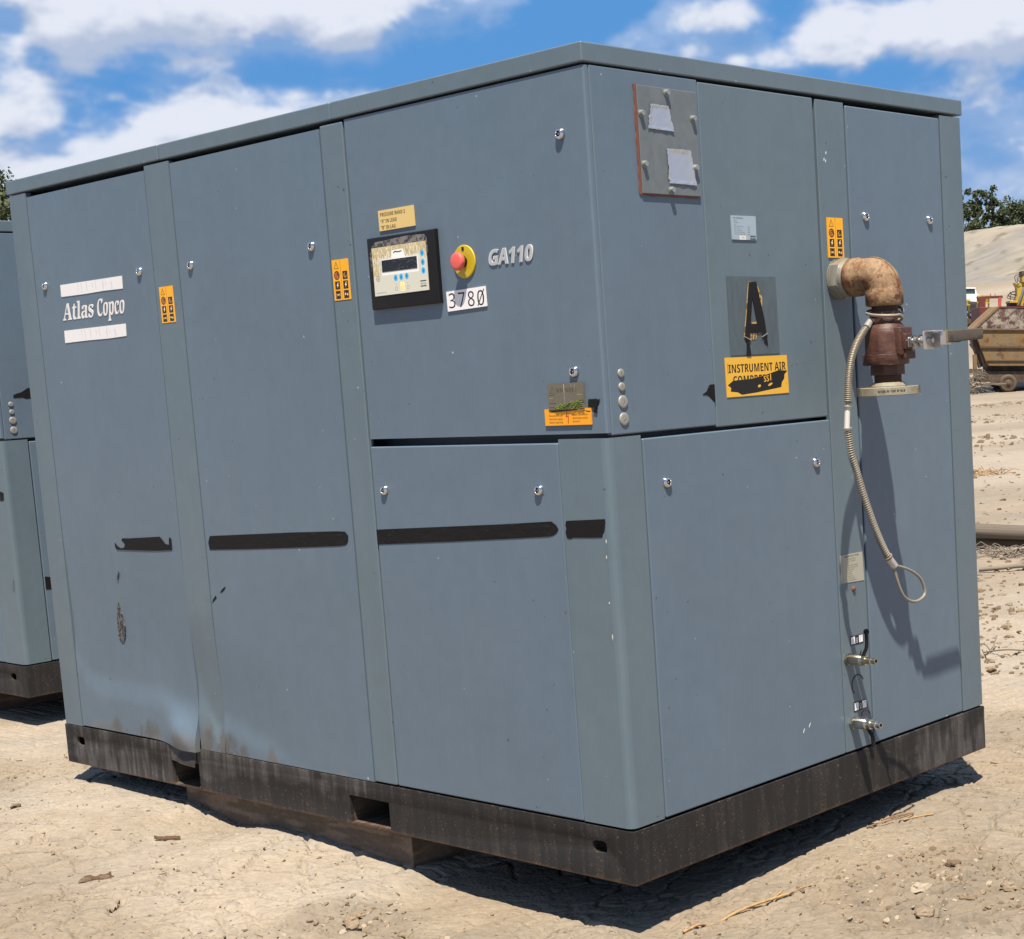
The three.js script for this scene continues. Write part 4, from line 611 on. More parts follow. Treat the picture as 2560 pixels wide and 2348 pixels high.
// ---------- safety cable hanging from the valve ----------
{
  const t = thing('safety_cable', 'spring-wrapped steel safety cable looped round the rusty valve and hanging beside it', 'cable', [0, 0, 0]);
  const main = [[0.128, 1.3466, -0.9145], [0.133, 1.3336, -0.8897], [0.140, 1.2875, -0.8261], [0.145, 1.2439, -0.7891], [0.149, 1.2001, -0.7687], [0.151, 1.1562, -0.7586], [0.151, 1.1121, -0.7528], [0.151, 1.0768, -0.7484], [0.152, 1.0230, -0.7539], [0.154, 0.9916, -0.7562], [0.158, 0.9409, -0.7731], [0.165, 0.8857, -0.7857], [0.172, 0.8298, -0.8023], [0.180, 0.7733, -0.8216], [0.188, 0.7154, -0.8489], [0.192, 0.6850, -0.8726]].map((p) => V(...p));
  const sp = new THREE.CatmullRomCurve3(main);
  mesh('rope', new THREE.TubeGeometry(sp, 160, 0.0048, 10), ropeMat, t);
  const coil = (t0, t1, turns) => new THREE.TubeGeometry(new Path3((k) => { const u = t0 + (t1 - t0) * k, p = sp.getPointAt(u), d = sp.getTangentAt(u), n = V(0.3, 0.1, 1).cross(d).normalize(), b = d.clone().cross(n).normalize(), a = k * turns * Math.PI * 2; return p.addScaledVector(n, Math.cos(a) * 0.0088).addScaledVector(b, Math.sin(a) * 0.0088); }), turns * 14, 0.0017, 5);
  mesh('spring', coil(0.07, 0.375, 44), springMat, t); mesh('spring', coil(0.475, 0.955, 60), springMat, t);
  const ferrule = (u, len, r, m) => { const p = sp.getPointAt(u), d = sp.getTangentAt(u), g = lathe([[0.004, -len / 2], [r, -len / 2], [r, len / 2], [0.004, len / 2]], 20); const q = mesh('ferrule', toCreasedNormals(g, 0.5), m, t); q.position.copy(p); q.quaternion.setFromUnitVectors(V(0, 1, 0), d); return q; };
  const alu = std({ color: lin(0.5, 0.5, 0.49), metalness: 0.6, roughness: 0.35 });
  ferrule(0.035, 0.036, 0.0095, alu); ferrule(0.43, 0.066, 0.0075, std({ color: lin(0.55, 0.54, 0.5), roughness: 0.5, metalness: 0.2 })); ferrule(0.39, 0.003, 0.0125, springMat); ferrule(0.465, 0.003, 0.0125, springMat); ferrule(0.985, 0.032, 0.0105, alu); ferrule(0.957, 0.003, 0.013, springMat);
  const neck = []; for (let i = 0; i <= 22; i++) { const a = -2.2 + i / 22 * 5.6; neck.push(V(AX + Math.cos(a + 2.0) * 0.05, 1.3655 + 0.012 * Math.sin(a * 0.8 - 0.4) - (i === 0 || i === 22 ? 0.012 : 0), AZ + Math.sin(a + 2.0) * 0.05)); }
  mesh('neck_loop', tube([V(0.126, 1.348, -0.915), ...neck, V(0.128, 1.346, -0.912)], 0.0042, 90, 8), ropeMat, t);
  mesh('end_loop', tube([[0.192, 0.6850, -0.8726], [0.196, 0.6375, -0.8831], [0.200, 0.5927, -0.9061], [0.202, 0.5734, -0.9591], [0.203, 0.5887, -1.0004], [0.200, 0.6276, -0.9912], [0.196, 0.6588, -0.9498], [0.192, 0.6835, -0.88]].map((p) => V(...p)), 0.0042, 70, 8), ropeMat, t);
}

// ---------- supports and the second unit ----------
const beamMat = std({ map: dataTex(512, 512, (u, v) => { const a = fbm2(u * 10, v * 60, 5, 0, 3), b = fbm2(u * 120, v * 120, 2, 0, 5), t = sm(0.4, 0.62, a); const m = 0.8 + 0.4 * b; return [mix(0.1, 0.17, t) * m, mix(0.074, 0.128, t) * m, mix(0.054, 0.094, t) * m]; }, true), roughness: 0.85 });
tagged(mesh('support_beam', boxUV(bx(-2.1, -0.935, -0.2, -0.003, -0.5, -0.055, 0.004), 1), beamMat, scene), 'rust brown beam under the front edge of the large grey compressor', 'beam');
tagged(mesh('support_beam', boxUV(bx(-2.02, -0.868, -0.15, -0.003, -1.55, -1.1, 0.004), 1), beamMat, scene), 'rust brown beam under the far edge of the large grey compressor', 'beam');
{
  const u2 = thing('air_compressor', 'second grey cabinet compressor with torn black patches, standing behind the large one', 'air compressor', [-4.04, 0.018, -0.50], 0.0);
  const own = scene.children.length; body(u2, false); plugs(u2);
  for (const l of locksA) lock(u2, 'A', ...l);
  for (const l of locksB) lock(u2, 'B', ...l);
  const on2 = (name, pts, m, top) => mesh(name, toB(sheet(pts.map((p) => [-p[0], p[1]]), top)), m, u2);
  on2('black_patch', [[-0.075, 1.268], [-0.115, 1.268], [-0.13, 1.262], [-0.2, 1.265], [-0.2, 1.306], [-0.14, 1.306], [-0.112, 1.29], [-0.09, 1.285], [-0.076, 1.28]], tapeMat, 0.0018);
  on2('black_tape', [[-0.15, 0.82], [-0.28, 0.83], [-0.28, 0.87], [-0.15, 0.862]], tapeMat, 0.0018); on2('black_tape', [[-0.125, 0.45], [-0.15, 0.447], [-0.15, 0.5], [-0.125, 0.505]], tapeMat, 0.0018);
  mesh('black_tape', sheet([[-0.06, 0.84], [-0.028, 0.843], [-0.024, 0.875], [-0.06, 0.882]], 0.0012), tapeMat, u2);
  mesh('torn_lip', new THREE.ExtrudeGeometry(poly([[-0.07, 0.5], [-0.022, 0.462], [-0.022, 0.505]]), { depth: 0.002, bevelEnabled: false }).rotateY(-0.1).translate(0, 0, 0.004), postPaint, u2);
  tagged(mesh('support_beam', boxUV(bx(-5.9, -4.6, -0.2, 0.015, -0.98, -0.55, 0.004), 1), beamMat, scene), 'rust brown beam under the second compressor', 'beam', 'beams under the second compressor');
  tagged(mesh('support_beam', boxUV(bx(-5.9, -4.6, -0.2, 0.015, -1.98, -1.5, 0.004), 1), beamMat, scene), 'rust brown beam under the second compressor', 'beam', 'beams under the second compressor');
}

const strawMat = std({ map: dataTex(64, 64, (u, v) => { const m = 0.5 + fbm2(u * 40, v * 5, 4, 0, 3); return [0.3 * m, 0.19 * m, 0.085 * m]; }, true), roughness: 0.85 }), barkMat = std({ map: dataTex(128, 128, (u, v) => { const m = 0.6 + 0.8 * fbm2(u * 20, v * 4, 4, 0, 3); return [0.2 * m, 0.12 * m, 0.06 * m]; }, true), roughness: 0.9 }), greyWood = std({ map: dataTex(256, 256, (u, v) => { const m = 0.55 + 0.9 * fbm2(u * 3, v * 60, 5, 0, 13); return [0.165 * m, 0.142 * m, 0.115 * m]; }, true), roughness: 0.9 }), brownWood = std({ map: dataTex(256, 256, (u, v) => { const m = 0.5 + fbm2(u * 3, v * 40, 5, 0, 23); return [0.13 * m, 0.085 * m, 0.055 * m]; }, true), roughness: 0.9 });
// ---------- ground litter ----------
const clodMat = std({ map: dataTex(128, 128, (u, v) => { const m = 0.7 + 0.6 * fbm2(u * 8, v * 8, 4, 8, 3); return [0.19 * m, 0.15 * m, 0.105 * m]; }, true), roughness: 1 });
const clodDark = std({ color: lin(0.115, 0.083, 0.054), roughness: 1 }), clodPale = std({ color: lin(0.27, 0.235, 0.185), roughness: 1 });
function rock(seed, flat = 0.6) { const g = mergeVertices(new THREE.IcosahedronGeometry(1, 2).deleteAttribute('normal').deleteAttribute('uv')), p = g.attributes.position; for (let i = 0; i < p.count; i++) { const x = p.getX(i), y = p.getY(i), z = p.getZ(i), k = 0.45 + 0.75 * n3(x * 1.6 + seed * 7, y * 1.6, z * 1.6) + 0.5 * (n3(x * 4 + seed * 3, y * 4, z * 4 + 9) - 0.3); p.setXYZ(i, x * k, y * k * flat, z * k); } const q = g.toNonIndexed(); q.computeVertexNormals(); q.setAttribute('uv', new THREE.BufferAttribute(new Float32Array(q.attributes.position.count * 2), 2)); return boxUV(toCreasedNormals(q, 0.35), 2); }
const rocks = [0, 1, 2, 3].map((i) => rock(i + 1, [0.6, 0.45, 0.75, 0.35][i]));
{
  const r = rng(404), add = (n, place, mats, name) => {
    const im = mats.map((m, mi) => new THREE.InstancedMesh(rocks[mi % 4], m, n)); const M = new THREE.Matrix4(), Q = new THREE.Quaternion(), E3 = new THREE.Euler();
    im.forEach((o, k) => { let c = 0; for (let i = 0; i < n; i++) { const p = place(r); if (!p) continue; const [x, z, s] = p; E3.set(r() * 0.6, r() * 6.3, r() * 0.6); M.compose(V(x, groundY(x, z) + s * 0.12, z), Q.setFromEuler(E3), V(s * (0.7 + 0.6 * r()), s, s * (0.7 + 0.6 * r()))); o.setMatrixAt(c++, M); } o.count = c; o.name = numbered(name); o.userData = { kind: 'stuff', label: 'loose crumbs of dried earth scattered over the ground', category: 'gravel' }; o.castShadow = o.receiveShadow = true; scene.add(o); });
  };
  const under = (x, z) => x < 0.01 && x > -2.77 && z < 0.01 && z > -1.62;
  // crumbs everywhere, thicker where the crust is broken
  add(5200, (r) => { const x = -3.3 + 4.4 * r(), z = -2.6 + 3.7 * r(); if (under(x, z)) return null; const c = crumble(x, z); if (r() > 0.22 + c) return null; return [x, z, (0.0016 + 0.0045 * r() * r()) * (1 + 0.8 * c)]; }, [clodMat, clodDark, clodMat, clodPale], 'earth_crumbs');
  add(1500, (r) => { const d = 3 + 30 * r() * r(), a = -2.12 + (r() - 0.5) * 0.5, x = 0.5 + Math.cos(a) * d, z = -0.5 + Math.sin(a) * d; if (under(x, z)) return null; if (d > 20 && r() > 0.5) return null; return [x, z, 0.006 + 0.016 * r() * r() * (1 + d / 14)]; }, [clodMat, clodDark], 'earth_crumbs');
  // low ridges of broken earth across the yard
  for (const [d0, w] of [[21.5, 2.6], [28, 2.8], [33.5, 1.6]]) add(300, (r) => { const u = -5 + 11 * r(), d = d0 + (r() - 0.5) * w; const x = 2.74 - 0.53 * d * 1.12 + u * 0.76, z = 2.77 - 0.85 * d * 1.12 - u * 0.64; return [x, z, 0.012 + 0.07 * r() * r() * r()]; }, [clodMat, clodDark], 'earth_ridge');
}
{ // bits of straw and bark lying about
  const r = rng(909), n = 420, im = new THREE.InstancedMesh(new THREE.CylinderGeometry(0.5, 0.35, 1, 5), barkMat, n), M = new THREE.Matrix4(), Q = new THREE.Quaternion(), E3 = new THREE.Euler(); let c = 0;
  for (let i = 0; i < n; i++) { const far = i > 260, d = 4 + 22 * r() * r(), x = far ? 0.8 - 0.52 * d + (r() - 0.5) * d * 0.25 : -3.4 + 4.5 * r(), z = far ? -0.86 * d + (r() - 0.5) * d * 0.15 : -2.6 + 3.7 * r(); if (x < 0.03 && x > -2.78 && z < 0.03 && z > -1.65) continue; const l = (0.008 + 0.03 * r() * r()) * (far ? 2.2 : 1), w = 0.0014 + 0.0022 * r(); E3.set(Math.PI / 2 + (r() - 0.5) * 0.5, 0, r() * 6.3, 'YXZ'); E3.y = r() * 6.3; M.compose(V(x, groundY(x, z) + w, z), Q.setFromEuler(E3), V(w * (far ? 2 : 1), l, w * 1.6)); im.setMatrixAt(c++, M); }
  im.count = c; im.name = 'straw_bits'; im.userData = { kind: 'stuff', label: 'scattered bits of straw and bark over the bare ground', category: 'straw' }; im.castShadow = im.receiveShadow = true; scene.add(im);
}
const G2 = 'single clods lying on the dry ground';
for (const [x, z, s, k, m] of [[-1.655, 0.548, 0.014, 0, clodDark], [-1.62, 0.5, 0.013, 1, clodDark], [-1.6, 0.665, 0.012, 3, clodDark], [-0.778, 0.254, 0.018, 1, clodMat], [-0.74, 0.31, 0.02, 0, clodMat], [-0.69, 0.335, 0.016, 2, clodMat], [0.42, -0.60, 0.024, 0, clodPale], [0.52, -0.47, 0.022, 1, clodMat], [0.38, -0.82, 0.016, 2, clodDark], [0.62, -0.70, 0.02, 0, clodMat], [0.30, -0.88, 0.018, 0, clodDark], [0.7, -0.86, 0.022, 2, clodDark], [-2.6, 0.28, 0.013, 1, clodDark], [-3.2, 0.4, 0.016, 0, clodDark]]) {
  const o = mesh('dirt_clod', rocks[k], m, scene); o.position.set(x, groundY(x, z) + s * 0.2, z); o.scale.set(s * 1.3, s, s); o.rotation.y = x * 9; tagged(o, (m === clodPale ? 'pale' : m === clodDark ? 'dark brown' : 'tan') + (x > 0 ? ' clod of dried earth on the crumbled patch right of the compressor' : x > -1 ? ' clod of dried earth on the crumbled patch before the fork pocket' : x > -2 ? ' small clod beside the torn bark pieces' : ' small clod lying alone toward the second compressor'), 'clod', G2);
}
const onG = (x, z, h) => V(x, groundY(x, z) + h, z);
function taper(g, pts, r0, r1) { return g; }
{
  const st = thing('stick', 'dry straw coloured stalk on the ground beside the compressor’s shadow', 'stick');
  mesh('stalk', tube([onG(0.055, -0.097, 0.003), onG(0.068, -0.14, 0.007), onG(0.073, -0.19, 0.004), onG(0.1, -0.25, 0.006), onG(0.112, -0.29, 0.012), onG(0.13, -0.35, 0.009), onG(0.142, -0.408, 0.006)], 0.0036, 40, 7), strawMat, st);
  mesh('side_shoot', tube([onG(0.11, -0.28, 0.008), onG(0.115, -0.34, 0.013), onG(0.128, -0.40, 0.014)], 0.0028, 14, 6), strawMat, st); mesh('side_shoot', tube([onG(0.14, -0.4, 0.006), onG(0.15, -0.47, 0.004), onG(0.165, -0.53, 0.003)], 0.0014, 14, 5), strawMat, st);
  const tw = thing('twig', 'thin looped twig lying at the edge of the compressor’s shadow', 'twig');
  mesh('stem', tube([onG(-0.02, -0.98, 0.004), onG(0.01, -1.03, 0.012), onG(0.04, -1.1, 0.01), onG(0.035, -1.14, 0.006), onG(0.0, -1.1, 0.006), onG(-0.01, -1.04, 0.01)], 0.0022, 40, 5), barkMat, tw); mesh('stem', tube([onG(0.04, -1.08, 0.004), onG(0.065, -1.13, 0.006), onG(0.09, -1.165, 0.004)], 0.0024, 14, 5), strawMat, tw);
  const strip = (name, a, b, w, label) => { const n = 14, p = [], idx = []; for (let i = 0; i <= n; i++) { const t = i / n, x = mix(a[0], b[0], t), z = mix(a[1], b[1], t), dx = b[0] - a[0], dz = b[1] - a[1], l = Math.hypot(dx, dz), ww = w * Math.sin(Math.PI * (0.08 + 0.84 * t)) * (0.25 + 1.3 * n2(t * 14, w * 300 + a[0] * 40)), y = groundY(x, z) + 0.003 + 0.009 * (n2(t * 5, a[0] * 30) - 0.2); p.push(x - dz / l * ww, y, z + dx / l * ww, x + dz / l * ww, y + 0.008, z - dx / l * ww); if (i < n) { const k = i * 2; idx.push(k, k + 1, k + 2, k + 2, k + 1, k + 3); } } const g = new THREE.BufferGeometry(); g.setAttribute('position', new THREE.Float32BufferAttribute(p, 3)); g.setIndex(idx); const low = g.clone(); const q = low.attributes.position; for (let i = 0; i < q.count; i++) q.setY(i, q.getY(i) - 0.003); const m = mergeGeometries([g, low]); m.computeVertexNormals(); return tagged(mesh(name, m, std({ color: lin(0.085, 0.05, 0.027), roughness: 0.9, side: THREE.DoubleSide }), scene), label, 'bark'); };
  strip('bark_strip', [-1.855, 0.212], [-1.81, 0.15], 0.0035, 'curled brown bark strip on the sunlit ground');
  strip('dead_leaf', [-1.37, 0.6], [-1.345, 0.645], 0.004, 'small upturned brown leaf on the bare ground');
  strip('bark_strip', [-1.66, 0.545], [-1.61, 0.49], 0.0045, 'dark torn bark pieces among earth clods');
  const tg = thing('twig', 'bundle of dry grey twigs behind the compressor’s right end', 'twig'); const r = rng(12);
  for (let i = 0; i < 9; i++) { const a = r() * 6.3, x = -1.2 + (r() - 0.5) * 0.12, z = -3.55 + (r() - 0.5) * 0.15, l = 0.1 + 0.14 * r(); mesh('stem', tube([onG(x, z, 0.005), onG(x + Math.cos(a) * l * 0.5, z + Math.sin(a) * l * 0.5, 0.03 * r() + 0.01), onG(x + Math.cos(a) * l, z + Math.sin(a) * l, 0.05 * r() + 0.004)], 0.0035, 8, 5), greyWood, tg); }
  const br = thing('branch', 'pale forked branch on the ground in front of the stacked timbers', 'branch');
  mesh('limb', tube([onG(-2.72, -5.95, 0.02), onG(-2.6, -6.0, 0.03), onG(-2.48, -6.1, 0.03), onG(-2.4, -6.12, 0.02)], 0.014, 20, 7), greyWood, br); mesh('limb', tube([onG(-2.56, -6.02, 0.02), onG(-2.5, -6.15, 0.05), onG(-2.45, -6.3, 0.06)], 0.01, 12, 6), greyWood, br);
  for (let i = 0; i < 2; i++) { const d = thing('dry_brush', ['tuft of dry grass stalks at the foot of the stacked timbers', 'low tuft of dry stalks out on the bare yard'][i], 'brush'); const cx = [-3.05, -7.2][i], cz = [-6.75, -13.1][i]; const gs = []; for (let k = 0; k < 60; k++) { const a = r() * 6.3, l = 0.08 + 0.2 * r(), x = cx + (r() - 0.5) * 0.7, z = cz + (r() - 0.5) * 0.4; gs.push(tube([onG(x, z, 0), onG(x + Math.cos(a) * l * 0.6, z + Math.sin(a) * l * 0.6, 0.02 + 0.06 * r()), onG(x + Math.cos(a) * l, z + Math.sin(a) * l, 0.01 + 0.05 * r())], 0.0035, 5, 4)); } const q = mesh('dry_stalks', merge(gs), i ? strawMat : greyWood, d); q.userData.kind = 'stuff'; }
}
// two stacked timbers
{
  const dir = V(0.246, -0.0, -0.209).normalize(), ang = Math.atan2(-dir.z, dir.x);
  const pole = (name, c, len, ry, rz, label, m, tilt) => {
    const g = new THREE.CylinderGeometry(rz, rz * 0.96, len, 20, 24).rotateZ(Math.PI / 2), p = g.attributes.position;
    for (let i = 0; i < p.count; i++) { const k = 0.93 + 0.14 * n3(p.getX(i) * 2, Math.atan2(p.getY(i), p.getZ(i)) * 3, 4); p.setXYZ(i, p.getX(i), p.getY(i) * k * ry / rz, p.getZ(i) * k); } g.computeVertexNormals();
    const o = mesh(name, g, m, scene); o.position.set(...c); o.rotation.set(0, ang, tilt, 'YXZ'); return tagged(o, label, 'timber');
  };
  pole('timber', [-3.28, -0.006, -7.14], 3.4, 0.052, 0.062, 'weathered grey pole lying on top of a darker timber', std({ map: dataTex(256, 256, (u, v) => { const m = 0.5 + fbm2(u * 40, v * 4, 5, 0, 13); return [0.105 * m, 0.09 * m, 0.074 * m]; }, true), roughness: 0.9 }), -0.1);
  pole('timber', [-3.33, -0.112, -7.2], 3.4, 0.062, 0.062, 'dark brown timber lying under a grey pole', brownWood, -0.056);
}

// ---------- yard machinery behind ----------
const YAW = 0.7037;
const rustPaint = (A, B, C, f, s) => std({ map: dataTex(256, 256, rustFn(A, B, C, f), true), roughness: s });
const cartYellow = rustPaint([0.17, 0.1, 0.036], [0.15, 0.108, 0.062], [0.085, 0.04, 0.02], 1, 0.8), cartPeel = rustPaint([0.06, 0.026, 0.02], [0.26, 0.235, 0.2], [0.07, 0.032, 0.024], 1, 0.8), cartDark = rustPaint([0.06, 0.045, 0.035], [0.1, 0.072, 0.05], [0.05, 0.03, 0.02], 1, 0.9), tyreMat = rustPaint([0.1, 0.072, 0.05], [0.075, 0.055, 0.04], [0.05, 0.035, 0.025], 1, 0.95);
const yellowPaint = rustPaint([0.42, 0.3, 0.03], [0.36, 0.25, 0.035], [0.2, 0.12, 0.03], 1, 0.55), redPaint = rustPaint([0.42, 0.06, 0.05], [0.34, 0.05, 0.045], [0.5, 0.2, 0.17], 1, 0.5), redDark = rustPaint([0.12, 0.018, 0.018], [0.09, 0.02, 0.018], [0.05, 0.015, 0.012], 1, 0.7);
const rubber = std({ color: lin(0.02, 0.02, 0.021), roughness: 0.8 });
function place(o, x, y, z, tilt = -0.0576) { o.position.set(x, y, z); o.rotation.set(0, YAW, tilt, 'YXZ'); return o; }
const prism = (pts, z0, z1) => new THREE.ExtrudeGeometry(poly(pts), { depth: z1 - z0, bevelEnabled: true, bevelSize: 0.008, bevelThickness: 0.008, bevelSegments: 1 }).translate(0, 0, z0);
{
  const t = place(thing('ore_cart', 'rusty yellow tipping ore cart with peeling upper sides on small wheels', 'ore cart'), -20.811, groundY(-20.811, -36.602) + 0.0, -36.602);
  mesh('tub', boxUV(prism([[-0.95, 1.70], [-0.585, 0.78], [-0.52, 0.72], [2.7, 0.72], [3.1, 1.70]], -1.5, 0.1), 1), cartYellow, t);
  mesh('side_board', boxUV(prism([[-0.92, 1.715], [-0.86, 1.80], [-0.29, 2.26], [3.0, 2.26], [3.1, 1.715]], 0.0, 0.11), 1), cartPeel, t); mesh('side_board', boxUV(prism([[-0.92, 1.715], [-0.29, 2.26], [3.0, 2.26], [3.1, 1.715]], -1.5, -1.42), 1), cartPeel, t);
  mesh('end_board', boxUV(prism([[-0.98, 1.715], [-0.90, 1.715], [-0.27, 2.29], [-0.34, 2.3]], -1.41, 0.135), 1), cartYellow, t);
  mesh('rim', bx(-0.29, 3.0, 2.27, 2.31, -1.5, 0.13), redDark, t); mesh('rib', bx(-0.93, 3.1, 1.69, 1.715, 0.125, 0.16), cartPeel, t); mesh('rib', bx(-0.74, 2.95, 1.19, 1.24, 0.115, 0.15), cartDark, t); mesh('rib', bx(-0.6, 2.8, 0.84, 0.86, 0.115, 0.14), cartDark, t);
  mesh('chassis', boxUV(merge([bx(-0.74, 2.8, 0.27, 0.56, -1.3, 0.0), bx(-0.5, 2.6, 0.56, 0.71, -1.2, -0.25)]), 1), cartDark, t);
  mesh('brace', bx(-0.9, -0.8, 0.62, 1.06, -0.1, 0.02).rotateZ(0.05), cartYellow, t); mesh('brace', prism([[-1.0, 1.55], [-0.9, 1.6], [-0.66, 0.7], [-0.76, 0.66]], -0.3, -0.1), cartDark, t); mesh('drawbar', bx(-1.1, -0.7, 0.5, 0.63, -0.5, 0.03), cartDark, t);
  for (const x of [0, 2.2]) for (const z of [0.12, -1.42]) { const w = new THREE.Group(); w.name = 'wheel'; w.position.set(x, 0.24, z); t.add(w); mesh('tyre', lathe([[0.14, -0.08], [0.2, -0.09], [0.236, -0.06], [0.242, 0], [0.236, 0.06], [0.2, 0.09], [0.14, 0.08]], 32).rotateX(Math.PI / 2), tyreMat, w); mesh('rim', lathe([[0.15, -0.07], [0.15, 0.065], [0.12, 0.07], [0.06, 0.072], [0.05, 0.1], [0, 0.1]], 24).rotateX(Math.PI / 2), tyreMat, w); }
  // brush heaped at the cart's end
  const d = place(thing('dry_brush', 'heap of grey dead brush against the end of the ore cart', 'brush'), -20.811, groundY(-20.811, -36.602), -36.602, 0); const r = rng(5), gs = [];
  for (let k = 0; k < 110; k++) { const x = -0.95 + (r() - 0.5) * 0.4, y = 0.05 + 0.5 * r(), z = 0.25 + 0.3 * r(), a = r() * 6.3, b = (r() - 0.3) * 2, l = 0.12 + 0.3 * r(); gs.push(tube([V(x, y, z), V(x + Math.cos(a) * l * 0.5, y + b * l * 0.4, z + 0.1 * r()), V(x + Math.cos(a) * l, y + b * l * 0.3 - 0.05, z + 0.1 * r())], 0.008, 4, 4)); }
  for (let k = 0; k < 30; k++) { const x = -0.95 + 0.55 * r(), y = 0.22 + 0.05 * r(); gs.push(tube([V(x, y, 0.28), V(x + 0.15, y + 0.02 * r(), 0.3), V(x + 0.34, y - 0.03 * r(), 0.3)], 0.012, 4, 4)); }
  mesh('dead_stalks', merge(gs), greyWood, d).userData.kind = 'stuff';
}
const pxm = (depth) => depth / 4113.28;
{ // knuckle boom machine; local metres from its post's foot
  const g0 = groundY(-24.1, -43.3), t = place(thing('yellow_crane', 'yellow knuckle boom crane with black hoses behind the ore cart', 'crane'), -24.405, g0, -43.227), k = pxm(52) / 9.24, Y0 = 2.639 - g0;
  const P = (x, y) => [(x - 1250) * k, Y0 + (1540 - y) * k];
  mesh('chassis', boxUV(bx(-1.2, 3.2, 0.35, Math.max(0.6, P(0, 1560)[1]), -1.6, 0.2, 0.02), 1), redDark, t);
  mesh('pedestal', boxUV(bx(P(1080, 0)[0], P(1240, 0)[0], P(0, 1560)[1], P(0, 1450)[1], -0.5, 0.1), 1), rubber, t);
  mesh('turntable', boxUV(bx(P(1070, 0)[0], P(1260, 0)[0], P(0, 1462)[1], P(0, 1410)[1], -0.6, 0.16, 0.01), 1), yellowPaint, t);
  mesh('column', boxUV(prism([P(1250, 1520), P(1210, 1440), P(1260, 1290), P(1250, 1100), P(1200, 1010), P(1280, 1020), P(1360, 1010), P(1480, 980), P(1640, 1000), P(1620, 1300), P(1480, 1530)], -0.35, 0.05), 1), yellowPaint, t);
  mesh('boom', boxUV(prism([P(1340, 750), P(1480, 735), P(1900, 700), P(1900, 900), P(1500, 1000), P(1360, 985)], -0.3, 0.12), 1), yellowPaint, t);
  mesh('boom_end', boxUV(prism([P(1335, 745), P(1395, 740), P(1400, 790), P(1340, 850)], -0.32, 0.15), 1), cartDark, t);
  mesh('lift_cylinder', tube([V(...P(1275, 1500), 0.1), V(...P(1330, 1330), 0.13), V(...P(1400, 1100), 0.12)], 0.03, 10, 10), steel, t); mesh('lift_cylinder', tube([V(...P(1420, 1440), 0.12), V(...P(1410, 1360), 0.14), V(...P(1470, 1250), 0.14)], 0.018, 10, 8), galv, t);
  for (const [a, b, c, r] of [[[1350, 800], [1180, 860], [1225, 1010], 0.011], [[1355, 830], [1240, 880], [1250, 1000], 0.011], [[1350, 850], [1255, 930], [1330, 1010], 0.01], [[1210, 1340], [1040, 1300], [1160, 1190], 0.014], [[1230, 1300], [1080, 1240], [1225, 1200], 0.014], [[1200, 1380], [1010, 1340], [1100, 1210], 0.012], [[1100, 1400], [1090, 1290], [1220, 1260], 0.012]]) mesh('hose', tube([V(...P(...a), 0.1), V(...P(...b), 0.16), V(...P(...c), 0.1)], r, 16, 7), rubber, t);
  for (const x of [-0.6, 1.8]) { const w = mesh('wheel', lathe([[0, -0.12], [0.25, -0.12], [0.42, -0.1], [0.45, 0], [0.42, 0.1], [0.25, 0.12], [0, 0.12]], 24).rotateX(Math.PI / 2), tyreMat, t); w.position.set(x, 0.45, 0.1); }
}
{ // red field implement
  const k = pxm(60) / 9.24, gx = -29.5, gz = -49.5, g0 = groundY(gx, gz), t = place(thing('red_tractor', 'red and pink tractor frame with a dark tyre beyond the ore cart', 'tractor'), -29.754, g0, -49.229), Y0 = 2.459 - g0;
  const P = (x, y) => [(x - 260) * k, Y0 + (1850 - y) * k];
  mesh('hood', boxUV(prism([P(360, 1600), P(470, 1565), P(820, 1570), P(800, 1760), P(380, 1850)], -0.7, -0.05), 1), redPaint, t);
  mesh('roll_frame', boxUV(prism([P(385, 1330), P(500, 1310), P(980, 1290), P(985, 1340), P(620, 1350), P(580, 1400), P(570, 1560), P(450, 1570), P(445, 1400)], -0.35, -0.2), 1), redDark, t);
  mesh('frame_bar', boxUV(merge([bx(P(350, 0)[0], P(420, 0)[0], P(0, 1850)[1], P(0, 1580)[1], 0, 0.06), bx(P(880, 0)[0], P(950, 0)[0], P(0, 1560)[1], P(0, 1330)[1], -0.2, -0.1), bx(P(700, 0)[0], P(720, 0)[0], P(0, 1300)[1], P(0, 1245)[1], -0.3, -0.26), bx(P(810, 0)[0], P(825, 0)[0], P(0, 1300)[1], P(0, 1240)[1], -0.3, -0.26)]), 1), redPaint, t);
  mesh('engine', boxUV(merge([bx(P(640, 0)[0], P(740, 0)[0], P(0, 1620)[1], P(0, 1560)[1], -0.1, 0.02, 0.01), bx(P(880, 0)[0], P(1010, 0)[0], P(0, 1610)[1], P(0, 1570)[1], -0.1, 0.02, 0.01)]), 1), galv, t);
  mesh('grille', boxUV(prism([P(520, 1650), P(640, 1630), P(620, 1740), P(500, 1770)], -0.03, 0.02), 1), rustPaint([0.42, 0.17, 0.16], [0.36, 0.15, 0.14], [0.3, 0.08, 0.07], 1, 0.6), t);
  for (const [x, r] of [[255, 0.17], [1100, 0.2]]) { const w = new THREE.Group(); w.name = 'wheel'; w.position.set(P(x, 0)[0], P(0, 1725)[1], 0); t.add(w); mesh('tyre', lathe([[r * 0.5, -0.08], [r * 0.9, -0.09], [r, 0], [r * 0.9, 0.09], [r * 0.5, 0.08]], 24).rotateX(Math.PI / 2), rubber, w); mesh('rim', lathe([[0, 0.04], [r * 0.3, 0.06], [r * 0.52, 0.05], [r * 0.52, -0.05], [0, -0.05]], 18).rotateX(Math.PI / 2), galv, w); }
  mesh('axle_stand', bx(P(180, 0)[0], P(900, 0)[0], 0, P(0, 1800)[1], -0.6, -0.3), cartDark, t);
}
